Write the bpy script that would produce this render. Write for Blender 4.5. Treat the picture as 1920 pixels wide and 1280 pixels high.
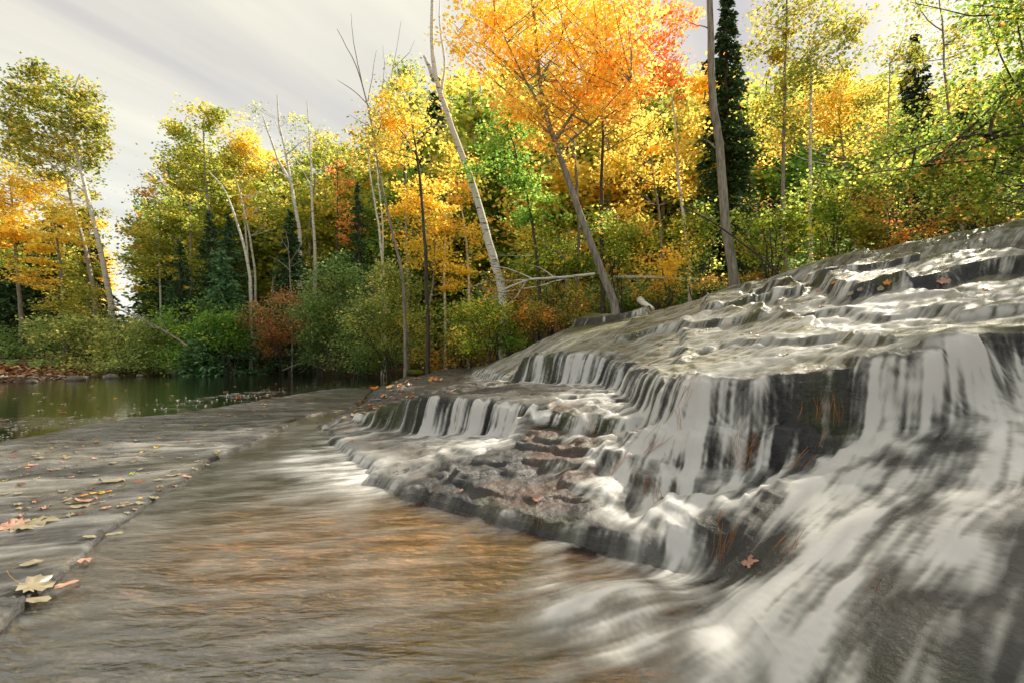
import bpy, math, random
import numpy as np
rng = np.random.default_rng(7); random.seed(7)
S = bpy.context.scene; COL = S.collection
for o in list(bpy.data.objects): bpy.data.objects.remove(o)
# ---------------------------------------------------------------- camera, sky, sun, exposure
F = 853.0; U0 = 960.0; VH = 668.0; CH = 0.85       # focal length and horizon in photo pixels, eye height in metres
cd = bpy.data.cameras.new('camera'); cam = bpy.data.objects.new('camera', cd); COL.objects.link(cam)
cd.sensor_width = 36; cd.lens = F/1920*36; cd.shift_y = 28/1920; cd.clip_start = 0.05; cd.clip_end = 2000
cam.location = (0, 0, CH); cam.rotation_euler = (math.radians(90), 0, 0); S.camera = cam
SAZ, SEL = math.radians(48), math.radians(40)
W = bpy.data.worlds.new('World'); S.world = W; W.use_nodes = True
nt = W.node_tree; nt.nodes.clear()
def N(t, typ, **kw):
    n = t.nodes.new(typ)
    for k, v in kw.items():
        if k in n.inputs: n.inputs[k].default_value = v
        else: setattr(n, k, v)
    return n
def L(t, a, b): t.links.new(a, b)
sky = N(nt, 'ShaderNodeTexSky', sky_type='NISHITA', sun_disc=False, sun_elevation=SEL, sun_rotation=SAZ)
tc = N(nt, 'ShaderNodeTexCoord'); sp = N(nt, 'ShaderNodeSeparateXYZ'); L(nt, tc.outputs['Generated'], sp.inputs[0])
zz = N(nt, 'ShaderNodeMath', operation='MAXIMUM'); L(nt, sp.outputs[2], zz.inputs[0]); zz.inputs[1].default_value = 0.03
za = N(nt, 'ShaderNodeMath', operation='ADD'); L(nt, zz.outputs[0], za.inputs[0]); za.inputs[1].default_value = 0.12
dx = N(nt, 'ShaderNodeMath', operation='DIVIDE'); L(nt, sp.outputs[0], dx.inputs[0]); L(nt, za.outputs[0], dx.inputs[1])
dy = N(nt, 'ShaderNodeMath', operation='DIVIDE'); L(nt, sp.outputs[1], dy.inputs[0]); L(nt, za.outputs[0], dy.inputs[1])
cb = N(nt, 'ShaderNodeCombineXYZ'); L(nt, dx.outputs[0], cb.inputs[0]); L(nt, dy.outputs[0], cb.inputs[1])
mp = N(nt, 'ShaderNodeMapping', vector_type='TEXTURE'); mp.inputs['Rotation'].default_value = (0, 0, math.radians(58)); mp.inputs['Scale'].default_value = (3.6, 0.75, 1)
L(nt, cb.outputs[0], mp.inputs[0])
n1 = N(nt, 'ShaderNodeTexNoise', Scale=1.2, Detail=6.0, Roughness=0.5, Distortion=0.25); L(nt, mp.outputs[0], n1.inputs['Vector'])
cr = N(nt, 'ShaderNodeValToRGB'); L(nt, n1.outputs['Fac'], cr.inputs[0])
cr.color_ramp.elements[0].position = 0.36; cr.color_ramp.elements[0].color = (3.05, 2.9, 2.92, 1)
cr.color_ramp.elements[1].position = 0.60; cr.color_ramp.elements[1].color = (5.1, 4.9, 3.95, 1)
hz = N(nt, 'ShaderNodeMapRange', interpolation_type='SMOOTHSTEP'); L(nt, sp.outputs[2], hz.inputs[0]); hz.inputs[1].default_value = 0.0; hz.inputs[2].default_value = 0.5; hz.inputs[3].default_value = 0.85; hz.inputs[4].default_value = 0.0
hm = N(nt, 'ShaderNodeMixRGB'); L(nt, hz.outputs[0], hm.inputs[0]); L(nt, cr.outputs[0], hm.inputs[1]); hm.inputs[2].default_value = (5.0, 5.1, 4.7, 1)
gm = N(nt, 'ShaderNodeMixRGB', Fac=0.93); L(nt, sky.outputs[0], gm.inputs[1]); L(nt, hm.outputs[0], gm.inputs[2])
bg = N(nt, 'ShaderNodeBackground', Strength=0.113); L(nt, gm.outputs[0], bg.inputs[0])
wo = N(nt, 'ShaderNodeOutputWorld'); L(nt, bg.outputs[0], wo.inputs[0])
sd = bpy.data.lights.new('sun', 'SUN'); sd.energy = 4.5; sd.angle = math.radians(0.53); sd.color = (1.0, 0.9, 0.74)
sun = bpy.data.objects.new('sun', sd); COL.objects.link(sun); sun.location = (20, 20, 30)
import mathutils
tosun = mathutils.Vector((math.sin(SAZ)*math.cos(SEL), math.cos(SAZ)*math.cos(SEL), math.sin(SEL)))
sun.rotation_euler = tosun.to_track_quat('Z', 'Y').to_euler()
S.view_settings.view_transform = 'Standard'; S.view_settings.look = 'None'; S.view_settings.gamma = 1
S.view_settings.exposure = 0.86
S.render.engine = 'CYCLES'; S.cycles.transparent_max_bounces = 24; S.cycles.max_bounces = 7; S.cycles.use_denoising = True
S.cycles.caustics_reflective = False; S.cycles.caustics_refractive = False
try: S.cycles.denoiser = 'OPENIMAGEDENOISE'
except Exception: pass
# ---------------------------------------------------------------- helpers
def P(u, v, Y): return ((u-U0)/F*Y, Y, CH-(v-VH)/F*Y)       # a photo pixel at distance Y, in metres
def Z(u, v, z):                                             # a photo pixel on the level z
    Y = (CH-z)*F/(v-VH); return ((u-U0)/F*Y, Y, z)
def tag(o, label=None, cat=None, group=None, kind=None):
    if label: o['label'] = label
    if cat: o['category'] = cat
    if group: o['group'] = group
    if kind: o['kind'] = kind
    return o
def mesh(name, V, Fc, mat=None, parent=None, attrs=None, smooth=False, loc=None):
    V = np.asarray(V, dtype=np.float32); me = bpy.data.meshes.new(name)
    if isinstance(Fc, np.ndarray): groups = [Fc]
    else: groups = Fc                                       # several arrays of faces, each with its own number of corners
    groups = [np.asarray(g, dtype=np.int32) for g in groups if len(g)]
    me.vertices.add(len(V)); me.vertices.foreach_set('co', V.ravel())
    nl = sum(g.size for g in groups); npoly = sum(len(g) for g in groups)
    me.loops.add(nl); me.polygons.add(npoly)
    me.loops.foreach_set('vertex_index', np.concatenate([g.ravel() for g in groups]))
    tot = np.concatenate([np.full(len(g), g.shape[1], dtype=np.int32) for g in groups])
    st = np.concatenate([[0], np.cumsum(tot)[:-1]]).astype(np.int32)
    me.polygons.foreach_set('loop_start', st)
    try: me.polygons.foreach_set('loop_total', tot)
    except Exception: pass
    if smooth: me.polygons.foreach_set('use_smooth', np.ones(npoly, dtype=bool))
    me.update(calc_edges=True)
    for k, a in (attrs or {}).items():
        a = np.asarray(a, dtype=np.float32)
        if a.ndim == 1:
            at = me.attributes.new(k, 'FLOAT', 'POINT'); at.data.foreach_set('value', a)
        else:
            at = me.attributes.new(k, 'FLOAT_COLOR', 'POINT')
            if a.shape[1] == 3: a = np.concatenate([a, np.ones((len(a), 1), np.float32)], 1)
            at.data.foreach_set('color', a.ravel())
    if mat: me.materials.append(mat)
    o = bpy.data.objects.new(name, me); COL.objects.link(o)
    if parent: o.parent = parent
    if loc is not None: o.location = loc
    return o
def empty(name, loc, label, cat, group=None):
    o = bpy.data.objects.new(name, None); COL.objects.link(o); o.location = loc; o.empty_display_size = 0.2
    return tag(o, label, cat, group)
_T = rng.random((256, 256)).astype(np.float32)
def vn(x, y, s=0):                                          # smooth value noise, 0..1
    x = np.asarray(x, np.float32)+s*17.31+1000; y = np.asarray(y, np.float32)+s*9.77+1000
    xi = np.floor(x).astype(np.int64); yi = np.floor(y).astype(np.int64); fx = x-xi; fy = y-yi
    fx = fx*fx*(3-2*fx); fy = fy*fy*(3-2*fy); a = xi & 255; b = yi & 255; a1 = (a+1) & 255; b1 = (b+1) & 255
    return (_T[a, b]*(1-fx)+_T[a1, b]*fx)*(1-fy)+(_T[a, b1]*(1-fx)+_T[a1, b1]*fx)*fy
def fbm(x, y, o=4, s=0, g=0.5):
    r = 0; a = 1; t = 0
    for i in range(o): r = r+a*vn(x*2**i, y*2**i, s+i*3); t += a; a *= g
    return r/t
def sst(a, b, x): t = np.clip((x-a)/(b-a), 0, 1); return t*t*(3-2*t)
def sdf(px, py, poly):                                      # signed distance to a polygon, positive inside
    d = np.full(px.shape, 1e9, np.float32); c = np.zeros(px.shape, bool); n = len(poly)
    for i in range(n):
        ax, ay = poly[i][:2]; bx, by = poly[(i+1) % n][:2]; ex, ey = bx-ax, by-ay
        t = np.clip(((px-ax)*ex+(py-ay)*ey)/(ex*ex+ey*ey+1e-9), 0, 1)
        d = np.minimum(d, (px-ax-ex*t)**2+(py-ay-ey*t)**2)
        cond = ((ay <= py) & (py < by)) | ((by <= py) & (py < ay))
        if abs(ey) > 1e-9: c ^= cond & (px < ax+(py-ay)*ex/ey)
    return np.where(c, 1, -1)*np.sqrt(d)
def idw(px, py, pts, p=3.0, e=0.02):
    a = 0; b = 0
    for q in pts:
        w = 1/((px-q[0])**2+(py-q[1])**2+e*e)**(p/2); a = a+w*q[2]; b = b+w
    return a/b
def boxblur(a, r, n=3):
    r = max(1, int(r))
    for _ in range(n):
        for ax in (0, 1):
            p = np.pad(a, [(r+1, r) if i == ax else (0, 0) for i in (0, 1)], mode='edge'); c = np.cumsum(p, axis=ax, dtype=np.float64)
            k = 2*r+1
            a = ((c[k:, :]-c[:-k, :]) if ax == 0 else (c[:, k:]-c[:, :-k]))/k
            a = a.astype(np.float32)
    return a
# ---------------------------------------------------------------- materials
def newmat(name):
    m = bpy.data.materials.new(name); m.use_nodes = True; m.node_tree.nodes.clear()
    return m, m.node_tree
def out(t, s): o = N(t, 'ShaderNodeOutputMaterial'); L(t, s, o.inputs[0]); return o
def bump(t, h, st=0.3, dist=0.01): b = N(t, 'ShaderNodeBump', Strength=st, Distance=dist); L(t, h, b.inputs['Height']); return b.outputs[0]
def leafmat(name, tr=0.5, rough=0.6, gain=1.35, spec=0.25):
    m, t = newmat(name); a = N(t, 'ShaderNodeAttribute', attribute_name='col')
    d = N(t, 'ShaderNodeBsdfPrincipled', Roughness=rough); d.inputs['Specular IOR Level'].default_value = spec; L(t, a.outputs['Color'], d.inputs['Base Color'])
    g = N(t, 'ShaderNodeVectorMath', operation='SCALE'); L(t, a.outputs['Color'], g.inputs[0]); g.inputs['Scale'].default_value = gain
    tl = N(t, 'ShaderNodeBsdfTranslucent'); L(t, g.outputs[0], tl.inputs[0])
    mx = N(t, 'ShaderNodeMixShader', Fac=tr); L(t, d.outputs[0], mx.inputs[1]); L(t, tl.outputs[0], mx.inputs[2]); out(t, mx.outputs[0]); return m
def barkmat(name, c1, c2, kind='bark'):
    m, t = newmat(name); tc = N(t, 'ShaderNodeTexCoord'); mp = N(t, 'ShaderNodeMapping'); L(t, tc.outputs['Object'], mp.inputs[0])
    d = N(t, 'ShaderNodeBsdfPrincipled', Roughness=0.85); r = N(t, 'ShaderNodeValToRGB')
    if kind == 'birch':
        mp.inputs['Scale'].default_value = (1.2, 1.2, 9); n = N(t, 'ShaderNodeTexNoise', Scale=2.0, Detail=6.0, Roughness=0.7); L(t, mp.outputs[0], n.inputs['Vector'])
        L(t, n.outputs['Fac'], r.inputs[0]); e = r.color_ramp.elements
        e[0].position = 0.36; e[0].color = (*c2, 1); e[1].position = 0.47; e[1].color = (*c1, 1)
        x = e.new(0.62); x.color = tuple(0.8*q for q in c1)+(1,)
    else:
        mp.inputs['Scale'].default_value = (9, 9, 1.5); n = N(t, 'ShaderNodeTexNoise', Scale=2.0, Detail=7.0, Roughness=0.7); L(t, mp.outputs[0], n.inputs['Vector'])
        L(t, n.outputs['Fac'], r.inputs[0]); e = r.color_ramp.elements
        e[0].position = 0.35; e[0].color = (*c2, 1); e[1].position = 0.62; e[1].color = (*c1, 1)
    L(t, r.outputs[0], d.inputs['Base Color']); L(t, bump(t, n.outputs['Fac'], 0.6, 0.02), d.inputs['Normal']); out(t, d.outputs[0]); return m
M = {}
M['leaf'] = leafmat('foliage', 0.6, gain=2.1)
M['needle'] = leafmat('needles', 0.15, 0.7, 1.0, 0.1)
M['wetleaf'] = leafmat('fallen_leaf', 0.1, 0.3, 1.0, 0.5)
M['birch'] = barkmat('birch_bark', (0.78, 0.76, 0.70), (0.05, 0.045, 0.04), 'birch')
M['aspen'] = barkmat('aspen_bark', (0.40, 0.38, 0.32), (0.14, 0.12, 0.09), 'birch')
M['bark'] = barkmat('grey_brown_bark', (0.36, 0.33, 0.27), (0.12, 0.10, 0.08))
M['darkbark'] = barkmat('dark_bark', (0.10, 0.08, 0.06), (0.03, 0.025, 0.02))
M['dead'] = barkmat('bleached_wood', (0.42, 0.38, 0.31), (0.16, 0.13, 0.10))
# wet layered rock: colour comes per vertex (slate, rust, moss, sand), broken up by noise
m, t = newmat('wet_rock'); M['rock'] = m
a = N(t, 'ShaderNodeAttribute', attribute_name='col'); g = N(t, 'ShaderNodeNewGeometry')
n1 = N(t, 'ShaderNodeTexNoise', Scale=9.0, Detail=9.0, Roughness=0.65); L(t, g.outputs['Position'], n1.inputs['Vector'])
mp = N(t, 'ShaderNodeMapping'); mp.inputs['Scale'].default_value = (1, 1, 6); L(t, g.outputs['Position'], mp.inputs[0])
n2 = N(t, 'ShaderNodeTexNoise', Scale=14.0, Detail=6.0, Roughness=0.6); L(t, mp.outputs[0], n2.inputs['Vector'])
r = N(t, 'ShaderNodeMapRange'); L(t, n1.outputs['Fac'], r.inputs[0]); r.inputs[1].default_value = .3; r.inputs[2].default_value = .7; r.inputs[3].default_value = 0.5; r.inputs[4].default_value = 1.5
mm = N(t, 'ShaderNodeVectorMath', operation='SCALE'); L(t, a.outputs['Color'], mm.inputs[0]); L(t, r.outputs[0], mm.inputs['Scale'])
d = N(t, 'ShaderNodeBsdfPrincipled'); L(t, mm.outputs[0], d.inputs['Base Color'])
w = N(t, 'ShaderNodeAttribute', attribute_name='wet'); rr = N(t, 'ShaderNodeMapRange'); L(t, w.outputs['Fac'], rr.inputs[0]); rr.inputs[3].default_value = 0.85; rr.inputs[4].default_value = 0.26; d.inputs['Specular IOR Level'].default_value = 0.4
L(t, rr.outputs[0], d.inputs['Roughness'])
ad = N(t, 'ShaderNodeMath', operation='MULTIPLY_ADD'); L(t, n2.outputs['Fac'], ad.inputs[0]); ad.inputs[1].default_value = 0.35; L(t, n1.outputs['Fac'], ad.inputs[2])
nv = N(t, 'ShaderNodeTexNoise', Scale=38.0, Detail=5.0, Roughness=0.7); L(t, g.outputs['Position'], nv.inputs['Vector'])
ab = N(t, 'ShaderNodeMath', operation='MULTIPLY_ADD'); L(t, nv.outputs['Fac'], ab.inputs[0]); ab.inputs[1].default_value = 0.4; L(t, ad.outputs[0], ab.inputs[2])
L(t, bump(t, ab.outputs[0], 0.9, 0.024), d.inputs['Normal']); out(t, d.outputs[0])
# silky white water: opacity and streaks come from the flow traced down the rock
m, t = newmat('falling_water'); M['fall'] = m
a = N(t, 'ShaderNodeAttribute', attribute_name='foam'); tn = N(t, 'ShaderNodeAttribute', attribute_name='tint')
df = N(t, 'ShaderNodeBsdfDiffuse'); tl = N(t, 'ShaderNodeBsdfTranslucent'); L(t, tn.outputs['Color'], df.inputs[0]); L(t, tn.outputs['Color'], tl.inputs[0])
mx = N(t, 'ShaderNodeMixShader', Fac=0.35); L(t, df.outputs[0], mx.inputs[1]); L(t, tl.outputs[0], mx.inputs[2])
gl = N(t, 'ShaderNodeBsdfGlossy', Roughness=0.4); gl.inputs[0].default_value = (1, 1, 1, 1)
fr = N(t, 'ShaderNodeFresnel', IOR=1.33); fm = N(t, 'ShaderNodeMath', operation='MULTIPLY'); L(t, fr.outputs[0], fm.inputs[0]); fm.inputs[1].default_value = 0.12
tp = N(t, 'ShaderNodeBsdfTransparent'); tp.inputs[0].default_value = (0.97, 0.97, 0.95, 1)
m2 = N(t, 'ShaderNodeMixShader'); L(t, a.outputs['Fac'], m2.inputs[0]); L(t, tp.outputs[0], m2.inputs[1]); L(t, mx.outputs[0], m2.inputs[2])
m3 = N(t, 'ShaderNodeMixShader'); L(t, fm.outputs[0], m3.inputs[0]); L(t, m2.outputs[0], m3.inputs[1]); L(t, gl.outputs[0], m3.inputs[2]); out(t, m3.outputs[0])
# still and sliding water of pond and pool
def watermat(name, tint, rough, sc, st, dist, rot, boost=0.0):
    m, t = newmat(name); g = N(t, 'ShaderNodeNewGeometry'); mp = N(t, 'ShaderNodeMapping')
    mp.inputs['Rotation'].default_value = (0, 0, math.radians(rot)); mp.inputs['Scale'].default_value = sc; L(t, g.outputs['Position'], mp.inputs[0])
    n = N(t, 'ShaderNodeTexNoise', Scale=1.0, Detail=2.5, Roughness=0.5, Distortion=0.4); L(t, mp.outputs[0], n.inputs['Vector'])
    n_b = N(t, 'ShaderNodeTexNoise', Scale=3.1, Detail=2.0, Roughness=0.6, Distortion=1.2); L(t, mp.outputs[0], n_b.inputs['Vector'])
    nm = N(t, 'ShaderNodeMath', operation='MULTIPLY_ADD'); L(t, n_b.outputs['Fac'], nm.inputs[0]); nm.inputs[1].default_value = 0.3; L(t, n.outputs['Fac'], nm.inputs[2])
    nb = bump(t, nm.outputs[0], st, dist)
    gl = N(t, 'ShaderNodeBsdfGlossy', Roughness=rough); L(t, nb, gl.inputs['Normal']); fr = N(t, 'ShaderNodeFresnel', IOR=1.33); L(t, nb, fr.inputs['Normal'])
    tp = N(t, 'ShaderNodeBsdfTransparent'); tp.inputs[0].default_value = (*tint, 1)
    mx = N(t, 'ShaderNodeMixShader'); fb = N(t, 'ShaderNodeMath', operation='MULTIPLY_ADD', use_clamp=True); L(t, fr.outputs[0], fb.inputs[0]); fb.inputs[1].default_value = 1.25; fb.inputs[2].default_value = boost; L(t, fb.outputs[0], mx.inputs[0]); L(t, tp.outputs[0], mx.inputs[1]); L(t, gl.outputs[0], mx.inputs[2]); out(t, mx.outputs[0]); return m
M['pond'] = watermat('pond_water', (0.92, 0.82, 0.55), 0.10, (1.2, 5, 1), 0.25, 0.02, 8)
M['pool'] = watermat('pool_water', (0.98, 0.94, 0.88), 0.22, (2.6, 9, 1), 0.5, 0.03, -10, 0.20)
# ---------------------------------------------------------------- the lie of the land
POND = 0.05
shore = [(-60, 9), (-24, 12.2), P(-60, 720, 13.2), Z(60, 716, POND), Z(250, 706, POND), Z(500, 697.5, POND), (-10, 25.5), (-7, 25), (-4.2, 21), (-2.6, 16.5), (-1.75, 13.6)]
pond_poly = [p[:2] for p in shore]+[(-1.0, 12), (2, 6), (6, 1), (10, -12), (-60, -12)]
landpts = [(-1.5, 14, .45), (0, 13, .95), (1.5, 12, 1.6), (3, 11.3, 1.9), (5.7, 10, 2.38), (8, 8.2, 2.75), (12, 6, 3.2), (12, 0, 3.0), (9, 4, 2.85),
           (-15, 20, .25), (-17, 30, 1.4), (-8, 31, 1.4), (-8, 27, .5), (-3, 21, .9), (0, 25, 2.2), (2, 17, 2.3), (10, 20, 4.0), (20, 10, 5.0), (-25, 14, .35), (-30, 22, 1.0), (-15, 50, 2.5), (20, 50, 6.5), (-60, 40, 3)]
def land(x, y):
    h = idw(x, y, landpts, 3.0, 0.5); d = -sdf(x, y, pond_poly)
    bed = -0.32+0.1*fbm(x*.7, y*.7, 3, 5)
    s = sst(-0.3, 1.3, d+0.5*(fbm(x*.8, y*.8, 3, 9)-.5)); s = s*(0.35+0.65*sst(0.5, 4, d))
    h = bed+(h-bed)*s+np.where(d > 0.3, 0.16*(fbm(x*1.3, y*1.3, 3, 12)-.5), 0)
    return h.astype(np.float32)
# the stepped rock, one polygon of plan per terrace: corners carry their own heights
crest = [P(880, 690, 13.0), P(920, 680, 12.6), P(1000, 650, 12), P(1060, 626, 11.6), P(1100, 600, 11), P(1200, 586, 10.5), P(1300, 561, 10), P(1500, 524, 9), P(1700, 484, 8), P(1920, 447, 7)]
A = crest+[(11, 6, 2.9), (11, 2, 2.6), (6, .6, 1.7), (3.4, 1.3, 1.06), P(1920, 606, 2.05), P(1830, 622, 2.02), P(1750, 640, 2.08), P(1640, 662, 2.2), P(1560, 690, 2.28), P(1490, 705, 2.38), P(1400, 700, 2.5), P(1330, 705, 2.62), P(1280, 712, 2.8),
     P(1215, 706, 3.35), P(1180, 690, 4.5), P(1155, 668, 5.3), P(1080, 664, 5.7), P(990, 668, 6.2), (-.05, 7.3, .55), (-.45, 9.2, .52), (-.8, 11, .5)]
A_in = [(1.9, 3.9, .92), (2.2, 6.5, 1.28), (3.2, 3.2, 1.13), (3.5, 5.0, 1.45), (3.6, 7.2, 1.75), (5, 4, 1.75), (5.4, 6.4, 2.15), (1.2, 8.5, 1.25), (2.6, 9.3, 1.65)]
L1 = [Z(608, 795, .05), Z(632, 778, .07), Z(675, 760, .07), Z(700, 741, .08), Z(715, 727, .08), P(770, 706, 14), P(880, 690, 13.4), (3, 11, .9), (3, 5, .6), (1.6, 3.2, .5),
      P(1130, 775, 3.25), P(1050, 765, 3.5), P(980, 758, 3.8), P(900, 748, 4.2), P(800, 740, 4.6), P(762, 745, 4.75), P(735, 760, 4.9), P(690, 775, 5.3), P(645, 788, 5.6)]
L1_in = [P(850, 722, 7.2), P(920, 716, 6.6), P(820, 706, 10), P(760, 722, 8.5), P(1000, 722, 5.6), P(1100, 722, 5.2), (0.9, 4.6, .5)]
L2 = [Z(612, 798, .05), Z(625, 812, .06), Z(655, 835, .07), Z(700, 866, .08), Z(745, 893, .08), Z(785, 905, .08), P(860, 880, 2.85), P(920, 842, 3.2), (0.3, 3.2, .2), (1.2, 4.2, .2), (-.6, 5.0, .15), (-2, 5.6, .1)]
C1 = [Z(765, 897, .07), Z(840, 918, .08), Z(900, 938, .08), Z(955, 955, .085), Z(1008, 968, .09), Z(1130, 985, .1), (1.2, 2.0, .12), (1.2, 3.3, .2), (-.4, 3.1, .14)]
C2 = [P(858, 885, 2.75), P(880, 905, 2.62), P(945, 925, 2.45), P(1010, 930, 2.38), (.6, 2.3, .16), (1.2, 2.5, .2), (1.0, 3.4, .28), (-.1, 3.1, .2)]
C3 = [P(940, 862, 2.95), P(965, 885, 2.8), P(1020, 895, 2.65), P(1090, 905, 2.5), (1.0, 2.4, .24), (1.3, 2.7, .3), (1.1, 3.6, .32), (.2, 3.4, .3)]
C4 = [P(925, 838, 3.25), P(945, 848, 3.1), P(1000, 860, 2.9), P(1080, 868, 2.75), (.9, 2.75, .32), (1.3, 3.4, .4), (.9, 3.9, .42), (.1, 3.7, .34)]
C5 = [P(960, 812, 3.45), P(1010, 835, 3.15), P(1090, 838, 2.95), P(1160, 835, 2.75), (1.2, 2.7, .42), (1.6, 3.2, .5), (1.2, 4.2, .5), (.4, 4, .42), P(1000, 795, 3.6)]
MM = [P(1005, 958, 2.26), P(1060, 966, 2.2), P(1130, 972, 2.12), P(1200, 982, 2.02), P(1262, 1000, 1.92), (.78, 1.98, .14), (1.3, 1.9, .2), (1.6, 2.6, .35), (.8, 2.7, .22), (.25, 2.6, .15)]
M2 = [P(1268, 985, 1.98), P(1300, 975, 1.9), P(1370, 985, 1.8), P(1430, 1000, 1.74), P(1480, 975, 1.76), P(1500, 930, 1.85), (1.6, 2.2, .4), (1.5, 2.5, .42), P(1290, 915, 2.2), P(1245, 930, 2.25)]
N1 = [P(1170, 862, 2.6), P(1215, 880, 2.45), P(1260, 888, 2.4), P(1330, 890, 2.3), P(1400, 885, 2.24), P(1480, 880, 2.12), P(1560, 870, 2.05), (2.2, 2.4, .6), (2.0, 3.2, .6), (1.2, 3.4, .5), (.75, 2.9, .4)]
N2 = [P(1200, 800, 2.8), P(1260, 815, 2.6), P(1330, 805, 2.44), P(1400, 810, 2.37), P(1470, 790, 2.28), P(1540, 800, 2.2), P(1620, 805, 2.08), P(1700, 800, 1.98), (2.6, 2.3, .75), (2.2, 3.2, .7), (1.4, 3.6, .6)]
N3 = [P(1545, 880, 1.92), P(1600, 872, 1.84), P(1680, 868, 1.76), P(1760, 840, 1.72), P(1840, 800, 1.72), P(1940, 790, 1.7), (2.8, 1.5, .7), (3.2, 2.2, .9), (2.4, 2.4, .6), (1.6, 2.3, .42)]
O1 = [P(1530, 1080, 1.42), P(1570, 1035, 1.42), P(1640, 1000, 1.38), P(1720, 975, 1.34), P(1820, 960, 1.28), P(1940, 955, 1.22), (1.9, .9, .45), (3, 1.0, .7), (3, 2.2, .75), (1.7, 2.2, .35), (1.25, 1.8, .3)]
O2 = [P(1500, 1170, 1.33), P(1560, 1140, 1.25), P(1640, 1180, 1.12), P(1760, 1170, 1.02), P(1920, 1150, .95), (1.6, .6, .2), (2.6, .6, .4), (2.4, 1.6, .4), (1.1, 1.6, .2)]
TER = [  # polygon, extra interior heights, width of its face
    (L2, [], .05), (C1, [], .03), (C2, [], .03), (C3, [], .03), (C4, [], .03), (C5, [], .05), (L1, L1_in, .045), (MM, [], .05), (M2, [], .07), (N1, [], .06), (N2, [], .05), (O2, [], .34), (O1, [], .36), (N3, [], .22), (A, A_in, .08)]
slab_edge = [Z(-60, 1225, 0), Z(0, 1190, 0), Z(60, 1125, 0), Z(105, 1090, 0), Z(150, 1058, 0), Z(180, 1030, 0), Z(190, 1005, 0), Z(240, 975, 0), Z(262, 960, 0), Z(285, 938, 0), Z(310, 922, 0), Z(345, 905, 0), Z(385, 872, 0), Z(425, 852, 0), Z(470, 835, 0), Z(500, 820, 0), Z(520, 806, 0), Z(555, 786, 0), Z(600, 776, 0), Z(655, 768, 0)]
slab_back = [Z(705, 730, .05), Z(640, 728, .05), Z(560, 739, .05), Z(480, 754, .05), Z(400, 766, .05), Z(330, 778, .05), Z(250, 786, .05), Z(160, 800, .05), Z(80, 818, .05), Z(0, 833, .05), Z(-120, 860, .05)]
SLAB = slab_edge+slab_back+[(-9, 3.2, .05), (-9, .8, 0), (-3, .5, 0)]
def tps(pts, lam=0.02):                                       # smooth surface through scattered heights
    p = np.array([q[:3] for q in pts], float); n = len(p); d = np.hypot(p[:, None, 0]-p[None, :, 0], p[:, None, 1]-p[None, :, 1]); K = d*d*np.log(d+1e-6)+lam*np.eye(n)
    Pm = np.column_stack([np.ones(n), p[:, :2]]); Am = np.block([[K, Pm], [Pm.T, np.zeros((3, 3))]]); w = np.linalg.solve(Am, np.concatenate([p[:, 2], np.zeros(3)])).astype(np.float32)
    def f(x, y):
        r = w[n]+w[n+1]*x+w[n+2]*y
        for i in range(n): d2 = (x-np.float32(p[i, 0]))**2+(y-np.float32(p[i, 1]))**2; r = r+w[i]*.5*d2*np.log(d2+1e-9)
        return r
    return f
fA = tps(A+[q for q in A_in])
def hitA(u, v):
    Y = np.linspace(1.9, 12.5, 1500).astype(np.float32); x = (u-U0)/F*Y; z = CH-(v-VH)/F*Y; k = np.nonzero((z <= fA(x, Y)) & (Y > 2.2))[0]; k = k[0] if len(k) else 1499
    return (float(x[k]), float(Y[k]))
STEPS = []
for amp, dec, pts_ in [(.15, .7, [(1600, 566), (1650, 556), (1700, 550), (1760, 542), (1800, 524), (1900, 508), (1990, 500)]), (.11, .6, [(1330, 594), (1380, 586), (1440, 570), (1510, 558)]), (.15, .8, [(1080, 614), (1130, 607), (1210, 592)]),
                       (.07, .35, [(1500, 606), (1580, 592), (1650, 604), (1740, 590), (1830, 598), (1940, 588)]), (.08, .4, [(1150, 644), (1230, 622), (1330, 616), (1430, 598)]), (.07, .3, [(1270, 682), (1360, 650), (1450, 655), (1560, 640), (1660, 646)]), (.09, .4, [(1420, 560), (1520, 545), (1640, 520), (1740, 500)])]:
    fr_ = [hitA(*q) for q in pts_]; STEPS.append((amp, dec, fr_+[(q[0]+.9, q[1]+2.2) for q in fr_[::-1]]))
def pl(px, py, line):
    d = np.full(px.shape, 1e9, np.float32)
    for (ax, ay, _), (bx, by, _) in zip(line[:-1], line[1:]):
        ex, ey = bx-ax, by-ay; t = np.clip(((px-ax)*ex+(py-ay)*ey)/(ex*ex+ey*ey+1e-9), 0, 1); d = np.minimum(d, (px-ax-ex*t)**2+(py-ay-ey*t)**2)
    return np.sqrt(d)
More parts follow.
